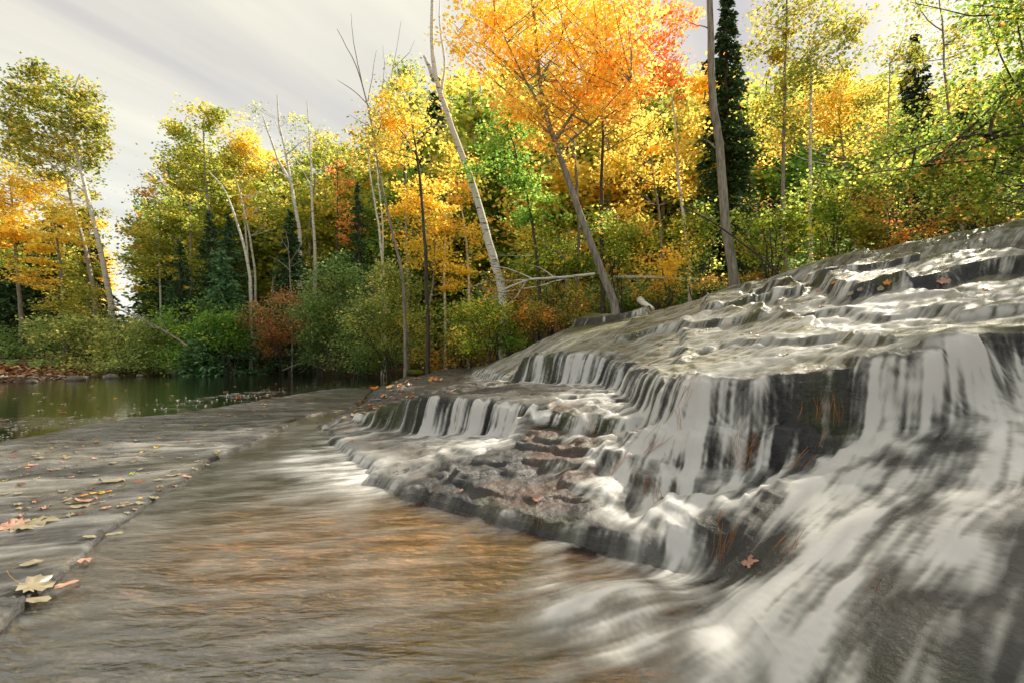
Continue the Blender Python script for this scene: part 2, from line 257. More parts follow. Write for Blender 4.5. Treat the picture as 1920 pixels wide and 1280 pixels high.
def rockh(x, y, fine=True):
    wx = x+0.115*(fbm(x*2.9, y*2.9, 3, 21)-.5)*2; wy = y+0.115*(fbm(x*2.9, y*2.9, 3, 31)-.5)*2
    wx = wx+0.03*(vn(x*12, y*12, 41)-.5)*2; wy = wy+0.03*(vn(x*12, y*12, 43)-.5)*2
    h = land(x, y)
    dp = sdf(x, y, pond_poly); near = sst(.0, 1.2, dp)
    pool = -0.042+0.045*(fbm(x*1.2, y*1.2, 4, 51)-.5)+.026*np.exp(-pl(x, y, slab_edge)/.18); far = np.clip((y-6)/6, 0, 1)+np.clip((-x-5)/5, 0, 1)
    h = np.where(dp > 0, h*(1-near)+near*(pool-0.22*np.clip(far, 0, 1)), h)
    s = sdf(wx*.4+x*.6, wy*.4+y*.6, SLAB)+.02*(vn(x*16, y*16, 68)-.5)
    df = np.maximum(pl(x, y, slab_edge), 0); db = pl(x, y, slab_back); hs = 0.028+0.007*(fbm(x*1.1, y*2.2, 4, 61)-.5)*2+0.045*sst(0, 1, df/(df+db+1e-4))
    st = np.floor((hs+0.03*fbm(x*.7+y*.5, y*1.4, 4, 66))*75)/75-hs-.012; hs = hs+st*.5
    h = h+(np.maximum(h, hs)-h)*sst(-.012, .012, s)*1.0
    for k, (poly, ext, wd) in enumerate(TER):
        sdv = sdf(wx, wy, poly); hk = idw(x, y, list(poly)+list(ext), 3.0, .08) if poly is not A else fA(x, y)+.06*(fbm(x*1.1, y*1.1, 3, 55)-.5)-.17*sst(4.5, 7.5, x)
        hk = hk+0.02*(fbm(x*3, y*3, 4, 71+k)-.5)*2*np.clip(wd/.05, .5, 2.0)
        hk = hk-(0.03+(.07*sst(1.9, 2.7, x) if poly is A else 0))*np.exp(-np.clip(sdv, 0, 9)/(.05+(.12*sst(1.9, 2.7, x) if poly is A else 0)))*min(1, wd/.06)      # the worn, rounded lip
        if poly is A: wd = wd*(1+3.0*sst(1.9, 2.7, x))
        h = h+(np.maximum(h, hk)-h)*sst(-wd, wd*.15, sdv)
    for amp, dec, sp_ in STEPS:
        s_ = sdf(wx, wy, sp_); h = h+amp*sst(-.05, .03, s_)*np.exp(-np.clip(s_, 0, 9)/dec)*sst(0, .3, sdf(x, y, A))
    # bedding: the height settles into uneven thin layers
    lay = .036+.016*vn(x*.8, y*.8, 91); q = h/lay+1.9*fbm(x*2.2, y*2.2, 4, 93); fq = q-np.floor(q); q2 = np.floor(q)+sst(.38, .62, fq)
    on = sst(.06, .14, h)*(dp > .2)*(1-sst(.5, 1.5, -sdf(x, y, A)*-1)*.55)*(1-.7*sst(.05, .2, sdf(x, y, A)))
    h = h+(q2-q)*lay*.95*on
    q = h/.125+2.6*fbm(x*.9+y*.3, y*1.1, 5, 193); fq = q-np.floor(q); h = h+(np.floor(q)+sst(.25, .75, fq)-q)*.125*.25*sst(.1, .35, sdf(x, y, A))*sst(.25, .75, vn(x*1.1, y*1.1, 195))+.018*(fbm(x*2.6, y*2.6, 4, 197)-.5)*sst(.1, .35, sdf(x, y, A)); nz_ = sst(.45, .8, x)*(1-sst(1.7, 2.0, y)); rough_ = sst(.02, .1, h)*(1-.55*nz_)*(1-.8*sst(.0, .3, sdf(x, y, A))); h = h+rough_*(.05*(fbm(x*5.5, y*5.5, 4, 97)-.5)+.03*(np.abs(fbm(x*11, y*11, 3, 99)-.5)))
    if fine: h = h+0.012*(fbm(x*22, y*22, 3, 95)-.5)*sst(-.05, .1, h)
    return h.astype(np.float32)
RX0, RX1, RY0, RY1, RS = -9.6, 10.6, 0.45, 14.4, 0.01
gx = np.arange(RX0, RX1, RS, dtype=np.float32); gy = np.arange(RY0, RY1, RS, dtype=np.float32)
GX, GY = np.meshgrid(gx, gy)                                 # rows are y
H = rockh(GX, GY)
nmask = sst(.45, .8, GX)*(1-sst(1.7, 2.0, GY)); H = H*(1-.93*nmask)+boxblur(H, 9, 3)*.93*nmask
H = (H+nmask*.008*(fbm(GX*14, GY*14, 3, 131)-.5)).astype(np.float32)
def samp(R, x, y):
    fx = np.clip((x-RX0)/RS, 0, len(gx)-1.001); fy = np.clip((y-RY0)/RS, 0, len(gy)-1.001)
    i = fx.astype(np.int32); j = fy.astype(np.int32); a = fx-i; b = fy-j
    return (R[j, i]*(1-a)+R[j, i+1]*a)*(1-b)+(R[j+1, i]*(1-a)+R[j+1, i+1]*a)*b
# flow: downhill over the smoothed rock, carried on by its own momentum, drifting left over the flats
Hs = boxblur(np.maximum(H, 0), 5, 2); gyv, gxv = np.gradient(Hs, RS)
gm_ = np.sqrt(gxv**2+gyv**2)+1e-6; k = np.minimum(gm_, 1.2)/gm_
vx = -gxv*k; vy = -gyv*k
vx = boxblur(vx, 9, 2); vy = boxblur(vy, 9, 2)
nr_ = sst(.35, .7, GX)*(1-sst(2.4, 2.8, GY))*(.25+.75*sst(-.01, .03, H)); rad_ = np.sqrt((GX+.5)**2+GY**2); vx += -0.16*(1-.75*nr_)-.62*nr_*(GX+.5)/rad_; vy += -0.055-.62*nr_*GY/rad_
mg = np.sqrt(vx**2+vy**2)+1e-6; vx = (vx/mg).astype(np.float32); vy = (vy/mg).astype(np.float32)
HW = H.copy()
for d in (.012, .024, .036, .05, .065, .08, .1, .12):
    sh = samp(H, GX-vx*d, GY-vy*d)-26*d*d
    HW = np.maximum(HW, sh)
HW = np.maximum(np.maximum(boxblur(HW, 1, 2)+.003, boxblur(HW, 4, 1)), boxblur(H, 1, 1)+.003)
HW = HW*(1-nmask)+(boxblur(HW, 6, 2)+.016)*nmask
for u_, v_, h_, r_ in [(1180, 1140, .06, .16), (1120, 1150, .035, .16), (1400, 1140, .075, .13), (1330, 1170, .05, .14), (1040, 1040, .035, .12), (1480, 1120, .07, .1), (1380, 1230, .05, .16), (1470, 1200, .08, .14)]:
    q_ = Z(u_, v_, 0); rr = r_*(1+.3*(fbm(GX*4, GY*4, 2, 77)-.5)); HW = np.maximum(HW, h_*np.exp(-((GX-q_[0])**2/(rr*1.5)**2+(GY-q_[1])**2/rr**2)))
HW = HW*(1-nmask)+boxblur(HW, 4, 2)*nmask; HW = np.maximum(HW, H+.0025); HWb = HW.copy()
def zrock(x, y):
    x = np.asarray(x, np.float32); y = np.asarray(y, np.float32)
    ins = (x > RX0+.05) & (x < RX1-.05) & (y > RY0+.05) & (y < RY1-.05)
    return np.where(ins, samp(H, x, y), land(x, y))
def hit(u, v, R=None):                                       # where the sight line through a photo pixel meets the ground or water
    R = H if R is None else R
    Y = 0.75*np.exp(np.linspace(0, math.log(14.2/.75), 3000)).astype(np.float32)
    x = (u-U0)/F*Y; z = CH-(v-VH)/F*Y; g = np.maximum(samp(R, x, Y), np.where((Y > 4.5) | (x < -3), POND, 0) if R is H else -9)
    b = np.nonzero(z <= g)[0]
    if not len(b): return None
    i = b[0]; return (float(x[i]), float(Y[i]), float(max(g[i], z[i])))
# ---- polar sheet over the rock, denser on steep faces
def polar(R, us, nrow, y0, y1, bias=1.0):
    Yf = y0*np.exp(np.linspace(0, math.log(y1/y0), 2600)).astype(np.float32)
    X = (us[:, None]-U0)/F*Yf[None]; Yg = np.broadcast_to(Yf[None], X.shape); zf = samp(R, X, Yg)
    dz = np.diff(zf, axis=1); dr = np.diff(Yf)[None]
    w = np.sqrt((dz*1.0)**2+(dr*.28)**2)/((Yf[1:]+Yf[:-1])*.5)[None]; w = boxblur(w, 8, 1)+1e-5
    cw = np.concatenate([np.zeros((len(us), 1)), np.cumsum(w, 1)], 1); cw /= cw[:, -1:]
    tq = np.linspace(0, 1, nrow); Yr = np.stack([np.interp(tq, cw[i], Yf) for i in range(len(us))])
    Yr = Yr.astype(np.float32); Xr = ((us[:, None]-U0)/F*Yr).astype(np.float32)
    return Xr, Yr
def quads(nu, nv):
    i = np.arange(nu-1)[:, None]*nv+np.arange(nv-1)[None]; i = i.ravel()
    return np.stack([i, i+nv, i+nv+1, i+1], 1)
us = np.concatenate([np.linspace(-1100, -20, 170), np.linspace(-15, 1940, 900), np.linspace(1950, 2500, 90)]).astype(np.float32)
XR, YR = polar(boxblur(H, 3, 1), us, 780, .5, 14.2)
ZR = zrock(XR, YR).astype(np.float32)
# colours of the rock
def rockcol(x, y, z):
    n = fbm(x*2.2, y*2.2, 4, 101); n2 = fbm(x*7, y*7, 3, 103)
    slate = np.stack([.036+.035*n, .038+.034*n, .043+.032*n], -1)
    rust = np.array([.11, .066, .05]); moss = np.array([.05, .062, .012]); sand = np.array([.74, .38, .15]); pale = np.array([.22, .205, .18])
    c = slate
    def mixc(c, col, m): return c*(1-m[..., None])+np.array(col)*m[..., None]
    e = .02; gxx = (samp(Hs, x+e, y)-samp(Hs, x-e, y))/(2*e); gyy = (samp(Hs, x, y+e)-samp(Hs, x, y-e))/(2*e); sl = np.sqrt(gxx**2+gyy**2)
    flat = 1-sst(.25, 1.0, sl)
    # rusty bedding on the low shelf and ledges
    sh = np.maximum(sst(-.1, .1, sdf(x, y, C1)), sst(-.1, .1, sdf(x, y, L2)))*sst(2.15, 2.5, y)
    c = mixc(c, rust, .7*sh*flat*sst(.42, .6, n))
    l1 = sst(-.1, .1, sdf(x, y, L1)); c = mixc(c, [.13, .105, .09], .45*l1*flat*sst(.40, .6, n2))
    ain = sst(-.05, .25, sdf(x, y, A)); c = mixc(c, [.15, .145, .085], .85*ain*flat)
    c = mixc(c, moss, .75*ain*sst(.45, .62, fbm(x*1.7, y*1.7, 4, 107)))
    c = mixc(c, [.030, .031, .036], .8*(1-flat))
    c = mixc(c, moss, .8*(1-flat)*sst(.5, .64, n)*(z > .02))
    # the slab on the left: grey, paler towards the pond
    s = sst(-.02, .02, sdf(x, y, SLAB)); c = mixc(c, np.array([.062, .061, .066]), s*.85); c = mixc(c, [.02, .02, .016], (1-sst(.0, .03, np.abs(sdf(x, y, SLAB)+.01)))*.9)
    c = mixc(c, [.15, .135, .11], s*sst(.5, .65, fbm(x*1.1, y*3, 4, 111))*.6)
    # orange sandstone bed in the pool and pebbly grey-brown bottom
    under = (1-sst(-.03, .0, z))
    bed = mixc(slate*1.4, [.12, .114, .115], sst(.35, .6, n)*.9)
    patch = 1.15*np.exp(-(((x+.62)/1.1)**2+((y-2.3)/.68)**2)**1.5)+.9*np.exp(-(((x+2.55)/.5)**2+((y-6.9)/.9)**2)**1.5)+.8*np.exp(-(((x+3.6)/1.4)**2+((y-9.5)/1.3)**2)**1.5)
    bed = mixc(bed, sand, np.clip(patch*(.7+.6*(n2-.3)), 0, 1)*.9)
    far = sst(5.5, 8, y)*sst(1.5, 3, -x)+sst(4.0, 4.6, -x); bed = mixc(bed, [.20, .14, .05], np.clip(far, 0, 1)*(1-.8*np.clip(patch, 0, 1)))
    peb = (vn(x*38, y*38, 113) > .78) & (under > .5); bed = mixc(bed, [.24, .18, .13], peb*.5)
    c = c*(1-under[..., None])+bed*under[..., None]
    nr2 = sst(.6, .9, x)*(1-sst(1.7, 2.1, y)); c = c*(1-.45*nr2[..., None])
    # forest soil past the crest
    out_ = sst(.0, .35, -sdf(x, y, pond_poly))*(1-sst(-.25, .0, sdf(x, y, A)))*(1-sst(-.2, 0, sdf(x, y, L1)))
    soil = mixc(np.stack([.06+.03*n, .042+.02*n, .02+.01*n], -1), [.30, .15, .05], (n2 > .56)*.7)
    c = c*(1-out_[..., None])+soil*out_[..., None]
    return np.clip(c, 0.003, 1), (1-.9*out_)*(.72+.28*s)
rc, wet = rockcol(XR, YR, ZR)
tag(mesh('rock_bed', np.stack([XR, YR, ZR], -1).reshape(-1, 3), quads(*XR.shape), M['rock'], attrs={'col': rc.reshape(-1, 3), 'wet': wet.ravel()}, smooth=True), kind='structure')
# ---- the wide ground beyond, down to the horizon
def axis(lo, hi, a, b, s0): 
    c = list(np.arange(a, b, s0)); x = b; s = s0
    while x < hi: c.append(x); s *= 1.13; x += s
    x = a; s = s0
    while x > lo: s *= 1.13; x -= s; c.insert(0, x)
    return np.array(c, np.float32)
ax_ = axis(-700, 700, -34, 26, .22); ay_ = axis(-60, 900, 6, 40, .22); QX, QY = np.meshgrid(ax_, ay_, indexing='ij')
QZ = land(QX, QY); uu = QX/np.maximum(QY, .1)*F+U0
inn = sst(.0, .8, 13.9-QY)*sst(-1040, -960, uu)*(1-sst(2400, 2450, uu))*(QY > .7); QZ = QZ-inn*.6
m, t = newmat('forest_floor'); M['soil'] = m; g = N(t, 'ShaderNodeNewGeometry'); n = N(t, 'ShaderNodeTexNoise', Scale=3.0, Detail=10.0, Roughness=0.75); L(t, g.outputs['Position'], n.inputs['Vector'])
r = N(t, 'ShaderNodeValToRGB'); L(t, n.outputs['Fac'], r.inputs[0]); e = r.color_ramp.elements; e[0].position = .35; e[0].color = (.03, .028, .012, 1); e[1].position = .68; e[1].color = (.24, .10, .03, 1); x_ = e.new(.5); x_.color = (.075, .055, .02, 1)
d = N(t, 'ShaderNodeBsdfPrincipled', Roughness=.95); L(t, r.outputs[0], d.inputs['Base Color']); L(t, bump(t, n.outputs['Fac'], .8, .05), d.inputs['Normal']); out(t, d.outputs[0])
tag(mesh('ground', np.stack([QX, QY, QZ], -1).reshape(-1, 3), quads(*QX.shape), M['soil'], smooth=True), kind='structure')
# ---- water levels: the pond behind the slab, the pool in front of it
def sheet(name, poly, z, mat, n=1):
    V = [(p[0], p[1], z) for p in poly]; tag(mesh(name, V, np.array([list(range(len(V)))]), mat), kind='structure')
sheet('pond_water', [(-60, 8), (-24, 11), (-17, 12), (-16.5, 19), (-14.5, 28), (-6, 28), (-1.2, 16), (-1.2, 12.6), (-2.0, 9)]+[tuple(p) for p in slab_back]+[(-9, 3.2), (-60, 3)], POND, M['pond'])
sheet('pool_water', [(-1.2, 6.2)]+[(p[0]-.04, p[1]+.03) for p in slab_edge[::-1]]+[(-3, .45), (4, .3), (4, 2.6), (1.5, 3.2), (0, 5)], 0.0, M['pool'])
# ---- falling and sliding water: one veil over the rock; foam is traced back upstream from every point
HWv = np.maximum(HWb, np.where((GX < -2.6) & (GY > 5.0), POND+.004, .008)).astype(np.float32)
usw = np.concatenate([np.linspace(-900, -210, 60), np.linspace(-200, 380, 120), np.linspace(382, 1940, 1000), np.linspace(1945, 2400, 90)]).astype(np.float32)
XW, YW = polar(boxblur(HWv, 2, 1), usw, 900, .5, 12.9)
tile = rng.random((1024, 1024)).astype(np.float32)
def prep(r):
    b = np.pad(tile, 32, mode='wrap'); b = boxblur(b, r, 2)[32:-32, 32:-32]; b = (b-b.mean())/b.std(); return b
T1, T2, T3 = prep(1), prep(3), prep(9)
def tl_(T, x, y, s=.005):
    fx = (x/s) % 1024; fy = (y/s) % 1024; i = fx.astype(np.int32) & 1023; j = fy.astype(np.int32) & 1023; a = fx-np.floor(fx); b = fy-np.floor(fy); i1 = (i+1) & 1023; j1 = (j+1) & 1023
    return (T[i, j]*(1-a)+T[i1, j]*a)*(1-b)+(T[i, j1]*(1-a)+T[i1, j1]*a)*b
x = XW.ravel().copy(); y = YW.ravel().copy(); z0 = samp(HWv, x, y); A1 = np.zeros_like(x); A2 = np.zeros_like(x); A3 = np.zeros_like(x); E = np.zeros_like(x); E2 = np.zeros_like(x)
ST = 30; zc = z0.copy(); wsum = 0
for k in range(ST):
    w = math.exp(-(k/16)**2); A1 += w*tl_(T1, x, y); A2 += w*tl_(T2, x, y, .006); A3 += w*tl_(T3, x, y, .006); wsum += w*w
    s = .012+.0012*k; ax = samp(vx, x, y); ay = samp(vy, x, y); x = x-ax*s; y = y-ay*s
    zn = samp(Hs, x, y); dzz = np.clip(zn-zc, 0, .2); zc = zn
    if k > 0: E += dzz*math.exp(-(k/14)); E2 += dzz*math.exp(-(k/28))
A1 /= A1.std(); A2 /= A2.std(); A3 /= A3.std()
XF, YF = XW.ravel(), YW.ravel(); ZF = z0
e = .015; lim_ = (XF > RX0+.1); sx = (samp(HWv, XF+e, YF)-samp(HWv, XF-e, YF))/(2*e); sy = (samp(HWv, XF, YF+e)-samp(HWv, XF, YF-e))/(2*e); SL = np.sqrt(sx**2+sy**2)
steep = sst(.5, 1.6, SL)
inA = sst(-.05, .1, sdf(XF, YF, A)); onslab = sst(-.02, .05, sdf(XF, YF, SLAB)); inpool = (1-sst(-.01, .05, samp(H, XF, YF)))
inL1 = sst(-.05, .05, sdf(XF, YF, L1))
Q = np.zeros_like(XF)
def blob(u, v, r, s, u2=None, v2=None, n=1):                 # where more or less water runs
    for i in range(n):
        f = i/max(1, n-1); uu_, vv_ = (u, v) if u2 is None else (u+(u2-u)*f, v+(v2-v)*f)
        p = hit(uu_, vv_, HWv)
        if p is None: continue
        rr_ = r/F*p[1]; d2 = (XF-p[0])**2/rr_**2+(YF-p[1])**2/(rr_*2.2)**2+(ZF-p[2])**2/rr_**2
        np.maximum(Q_, s*np.exp(-d2), out=Q_) if s > 0 else np.minimum(Q_, s*np.exp(-d2), out=Q_)
Q_ = np.zeros_like(XF)
for b in [(1700, 560, 60, .7, 1370, 690, 6), (1340, 720, 60, .8, 1290, 900, 5), (1250, 950, 50, .5), (1275, 1010, 42, 1.0, 1250, 1090, 4), (1780, 640, 70, .6, 1600, 880, 6), (1560, 930, 70, .75, 1430, 1110, 5),
          (1900, 700, 60, .6, 1800, 860, 4), (1180, 1130, 90, 1.15, 1080, 1130, 4), (1420, 1130, 80, .9, 1330, 1190, 3), (1040, 1040, 50, 1.0), (1400, 1160, 70, .85, 1480, 1250, 4), (1300, 1230, 90, .8), (1180, 1190, 90, .8), (870, 790, 55, .8), (930, 825, 50, 1.0, 800, 865, 5), (700, 880, 65, 1.25, 610, 850, 5), (760, 880, 40, .9), (720, 835, 60, .8, 820, 815, 4),
          (1050, 740, 60, .6, 900, 745, 4), (1010, 690, 30, .6, 1090, 690, 3), (1215, 790, 40, .7), (1800, 930, 70, .45, 1900, 960, 3), (1140, 900, 40, .4), (1100, 1010, 60, .3), (1860, 560, 70, .5, 1600, 600, 4), (1300, 600, 80, .15), (760, 830, 60, .4), (1500, 1250, 120, .3, 1200, 1230, 4)]: blob(*b)
Q += Q_; Q_ = np.zeros_like(XF)
for b in [(1520, 790, 48, -1.0), (1440, 760, 36, -.8), (1560, 720, 45, -.65), (1480, 720, 40, -.45), (1180, 850, 50, -.6), (1290, 770, 30, -.5), (1370, 1030, 55, -1.4, 1450, 1040, 4), (1040, 860, 80, -1.5), (980, 900, 70, -1.5, 840, 900, 5), (1060, 940, 50, -1.2), (1120, 820, 40, -.9), (1230, 1030, 40, -.8),
          (1600, 1160, 80, -.6, 1700, 1130, 3), (1560, 830, 70, -.5), (1780, 830, 60, -.5, 1880, 800, 3), (1650, 700, 30, -.2), (1130, 680, 12, -.5), (700, 760, 60, -1.2, 760, 755, 4), (860, 720, 60, -1.1, 760, 715, 4), (1740, 530, 30, -.6, 1900, 520, 4), (1150, 605, 40, -.8, 1080, 605, 3), (900, 970, 60, -.6, 1090, 1000, 4),
          (1280, 870, 30, -.5), (1370, 870, 45, -.6), (930, 800, 12, -.5)]: blob(*b)
Q += Q_; del Q_
nearf = 1-sst(1.5, 2.1, YF); streak = (.55-.4*nearf)*A3+(.45+.1*nearf)*A2; fine = .6*A1+.4*A2
calm = inpool
foam_face = sst(-1.15, 1.9+.9*sst(3, 4.5, YF), streak*(.8-.2*nearf)+1.0*fine+2.2*np.where(Q < 0, Q*.62, Q)+.22)*(.94)
foam_A = np.clip(.27+.13*streak+.13*fine+.8*Q+.25*sst(.06, .25, E2), 0, .9)
foam_L = np.clip(1.25*sst(.04, .35, E2)*(.55+.28*streak+.12*fine)+.6*Q-.06, 0, .9)
foam_P = np.clip(sst(.08, .45, E2)*(.45+.22*streak+.12*fine)+.8*np.clip(Q, 0, 1)*(.75+.22*streak+.12*fine)+.02+.035*streak+.025*fine, 0, .92)
foam = foam_L*(1-inA)+foam_A*inA; foam = foam*(1-steep)+foam_face*steep; nm = nearf*(XF > .7); foam = foam*(1-nm)+np.clip(.50+.30*streak+.20*fine+.6*Q, .08, .92)*nm; foam = foam*(1-inpool)+foam_P*inpool
foam = np.where(onslab > .5, np.clip(.10+.09*streak+.05*fine, 0, .45)*onslab, foam)
foam = np.where((XF < -1.8) & (YF > 6.0), np.clip(.22*sst(.9, 2.2, streak)*np.exp(-((YF-9)/2.5)**2)*(XF>-6), 0, .4)*inpool, foam)
edge = sst(13.0, 11.5, YF); edge = 1-sst(11.6, 12.9, YF)
foam = foam*np.where(YF < 5.2, sst(.004, .035, np.abs(sdf(XF, YF, SLAB)+.012)), 1)
foam = np.clip(foam, 0, .93)*edge*lim_
ZV = ZF+.0022*streak*np.clip(.4+YF/4, .5, 2)*(1+2.0*steep)*(1-.6*inpool)+.0012*fine*(1+1.5*steep)*(1-.6*inpool)+.002
dry = sst(.08, .0, foam)*0
film = (1-inpool)*(1-steep*.5)
tint = np.ones((len(XF), 3), np.float32)*np.array([.67, .675, .655], np.float32)*(1+.34*sst(.35, .8, foam)*(1-inA)-.20*inA*(1-steep))[:, None]
tint = tint*(1+np.clip(.10*fine+.08*streak, -.25, .25)*(.4+.6*steep))[:, None]
mossy = inA*(1-steep)*sst(.2, .9, 1.0-foam*1.3)
tint = np.clip(tint, .2, .92)*(1-mossy[:, None]*.75)+np.array([.42, .42, .26], np.float32)*mossy[:, None]*.75
fq_ = quads(*XW.shape)
keep = (foam[fq_].max(1) > .02)
# only faces that carry some water stay in the veil
XYZ = np.stack([XF, YF, ZV], -1)
fq_ = fq_[keep]; used = np.zeros(len(XF), bool); used[fq_.ravel()] = True; idx = np.cumsum(used)-1
tag(mesh('falling_water', XYZ[used], idx[fq_], M['fall'], attrs={'foam': foam[used], 'tint': tint[used]}, smooth=True), kind='structure')
del XYZ, A1, A2, A3
# ---------------------------------------------------------------- plants
class TB:                                                    # gathers tapered tubes into one mesh
    def __init__(s): s.V = []; s.Q = []; s.n = 0
    def tube(s, pts, rad, k=5):
        pts = np.asarray(pts, np.float32); n = len(pts); rad = np.asarray(rad, np.float32)
        d = np.gradient(pts, axis=0); d /= np.linalg.norm(d, axis=1, keepdims=True)+1e-9
        ref = np.where(np.abs(d[:, 2:3]) > .9, np.array([[1., 0, 0]]), np.array([[0, 0, 1.]])); a = np.cross(d, ref); a /= np.linalg.norm(a, axis=1, keepdims=True)+1e-9; b = np.cross(d, a)
        th = np.arange(k)/k*2*math.pi
        v = pts[:, None]+rad[:, None, None]*(a[:, None]*np.cos(th)[None, :, None]+b[:, None]*np.sin(th)[None, :, None])
        s.V.append(v.reshape(-1, 3)); i = np.arange(n-1)[:, None]*k+np.arange(k)[None]; j = np.arange(n-1)[:, None]*k+(np.arange(k)[None]+1) % k
        s.Q.append(np.stack([i, j, j+k, i+k], -1).reshape(-1, 4)+s.n); s.n += n*k
    def build(s, name, mat, parent=None, loc=(0, 0, 0)):
        return mesh(name, np.concatenate(s.V)-np.array(loc, np.float32), np.concatenate(s.Q), mat, parent, smooth=True)
def spline(pts, n, wob=0.0):
    pts = np.asarray(pts, float); t = np.linspace(0, 1, len(pts)); q = np.linspace(0, 1, n)
    o = np.stack([np.interp(q, t, pts[:, i]) for i in range(3)], 1)
    for _ in range(max(1, n//(len(pts)*3))): o[1:-1] = (o[:-2]+2*o[1:-1]+o[2:])/4
    if wob:
        w = np.cumsum(rng.normal(0, wob, (n, 3)), 0); w -= np.linspace(0, 1, n)[:, None]*w[-1]; w[:, 2] *= .3; o += w
    return o
def leaves(C, size, col, up=.5, pointed=False, droop=None):
    n = len(C); nr = rng.normal(size=(n, 3)); nr /= np.linalg.norm(nr, axis=1, keepdims=True); nr[:, 2] = np.abs(nr[:, 2])+up; nr /= np.linalg.norm(nr, axis=1, keepdims=True)
    a = np.cross(nr, rng.normal(size=(n, 3))); a /= np.linalg.norm(a, axis=1, keepdims=True); b = np.cross(nr, a)
    s = (size*rng.uniform(.45, 1.45, n))[:, None]; a = a*s*.5; b = b*s*.38
    if pointed:
        v = np.stack([C-a, C-a*.35+b*.85-nr*s*.05, C+a*.35+b*.75-nr*s*.05, C+a, C+a*.35-b*.75-nr*s*.05, C-a*.35-b*.85-nr*s*.05], 1); k = 6
        i = np.arange(n)[:, None]*6; F1 = np.concatenate([i+np.array([[0, 1, 2, 3]]), i+np.array([[0, 3, 4, 5]])], 0)
        V = v.reshape(-1, 3)
    else:
        v = np.stack([C-a, C+b-a*.1+nr*s*.06, C+a, C-b-a*.1], 1); k = 4; F1 = np.arange(n*4).reshape(-1, 4); V = v.reshape(-1, 3)
    return V, F1, np.repeat(col, k, 0)
PAL = {  # colours of single leaves, and how common they are
 'yg': ([(0.25, 0.3, 0.0187), (0.425, 0.388, 0.025), (0.15, 0.213, 0.025), (0.575, 0.45, 0.025)], [.35, .3, .2, .15]),
 'ygo': ([(0.213, 0.25, 0.0187), (0.375, 0.338, 0.0187), (0.55, 0.4, 0.0187), (0.138, 0.175, 0.0187)], [.35, .3, .2, .15]),
 'y': ([(.70, .52, .02), (.62, .48, .025), (.48, .44, .025), (.70, .40, .015)], [.4, .3, .15, .15]),
 'yo': ([(.72, .52, .03), (.72, .44, .03), (.55, .48, .03), (.38, .40, .03)], [.36, .2, .22, .22]),
 'o': ([(.78, .57, .05), (.78, .49, .03), (.75, .37, .02), (.74, .64, .08)], [.36, .28, .14, .22]),
 'r': ([(.74, .28, .03), (.70, .18, .03), (.76, .42, .03), (.60, .24, .04)], [.4, .25, .2, .15]),
 'g': ([(0.16, 0.319, 0.0255), (0.234, 0.404, 0.0319), (0.106, 0.213, 0.0255), (0.468, 0.51, 0.0425)], [.4, .25, .25, .1]),
 'gy': ([(0.176, 0.281, 0.0264), (0.351, 0.421, 0.0264), (0.0966, 0.157, 0.0211), (0.75, 0.702, 0.0351), (0.75, 0.299, 0.0351)], [.34, .3, .2, .12, .04]),
 'olive': ([(0.24, 0.3, 0.06), (0.39, 0.42, 0.09), (0.15, 0.195, 0.045), (0.72, 0.6, 0.09)], [.4, .3, .2, .1]),
 'dk': ([(.11, .21, .055), (.19, .30, .07), (.27, .36, .08), (.42, .44, .10)], [.4, .3, .2, .1]),
 'rust': ([(.44, .20, .06), (.36, .15, .05), (.48, .28, .07), (.20, .20, .04)], [.35, .25, .2, .2]),
 'mix': ([(0.179, 0.239, 0.0299), (0.478, 0.389, 0.0299), (0.747, 0.359, 0.0299), (0.105, 0.135, 0.0224), (0.673, 0.179, 0.0299)], [.3, .25, .18, .2, .07])}
def cols(pal, lab, n):
    c, w = PAL[pal]; c = np.array(c); w = np.array(w); own = rng.choice(len(c), size=n, p=w/w.sum())
    idx = np.where(rng.random(n) < .55, lab, own); k = c[idx]; k = k*.82+.18*k.mean(1, keepdims=True); k = k*rng.uniform(.7, 1.3, (n, 1)); return np.clip(k+rng.normal(0, .008, (n, 3)), .004, .9)
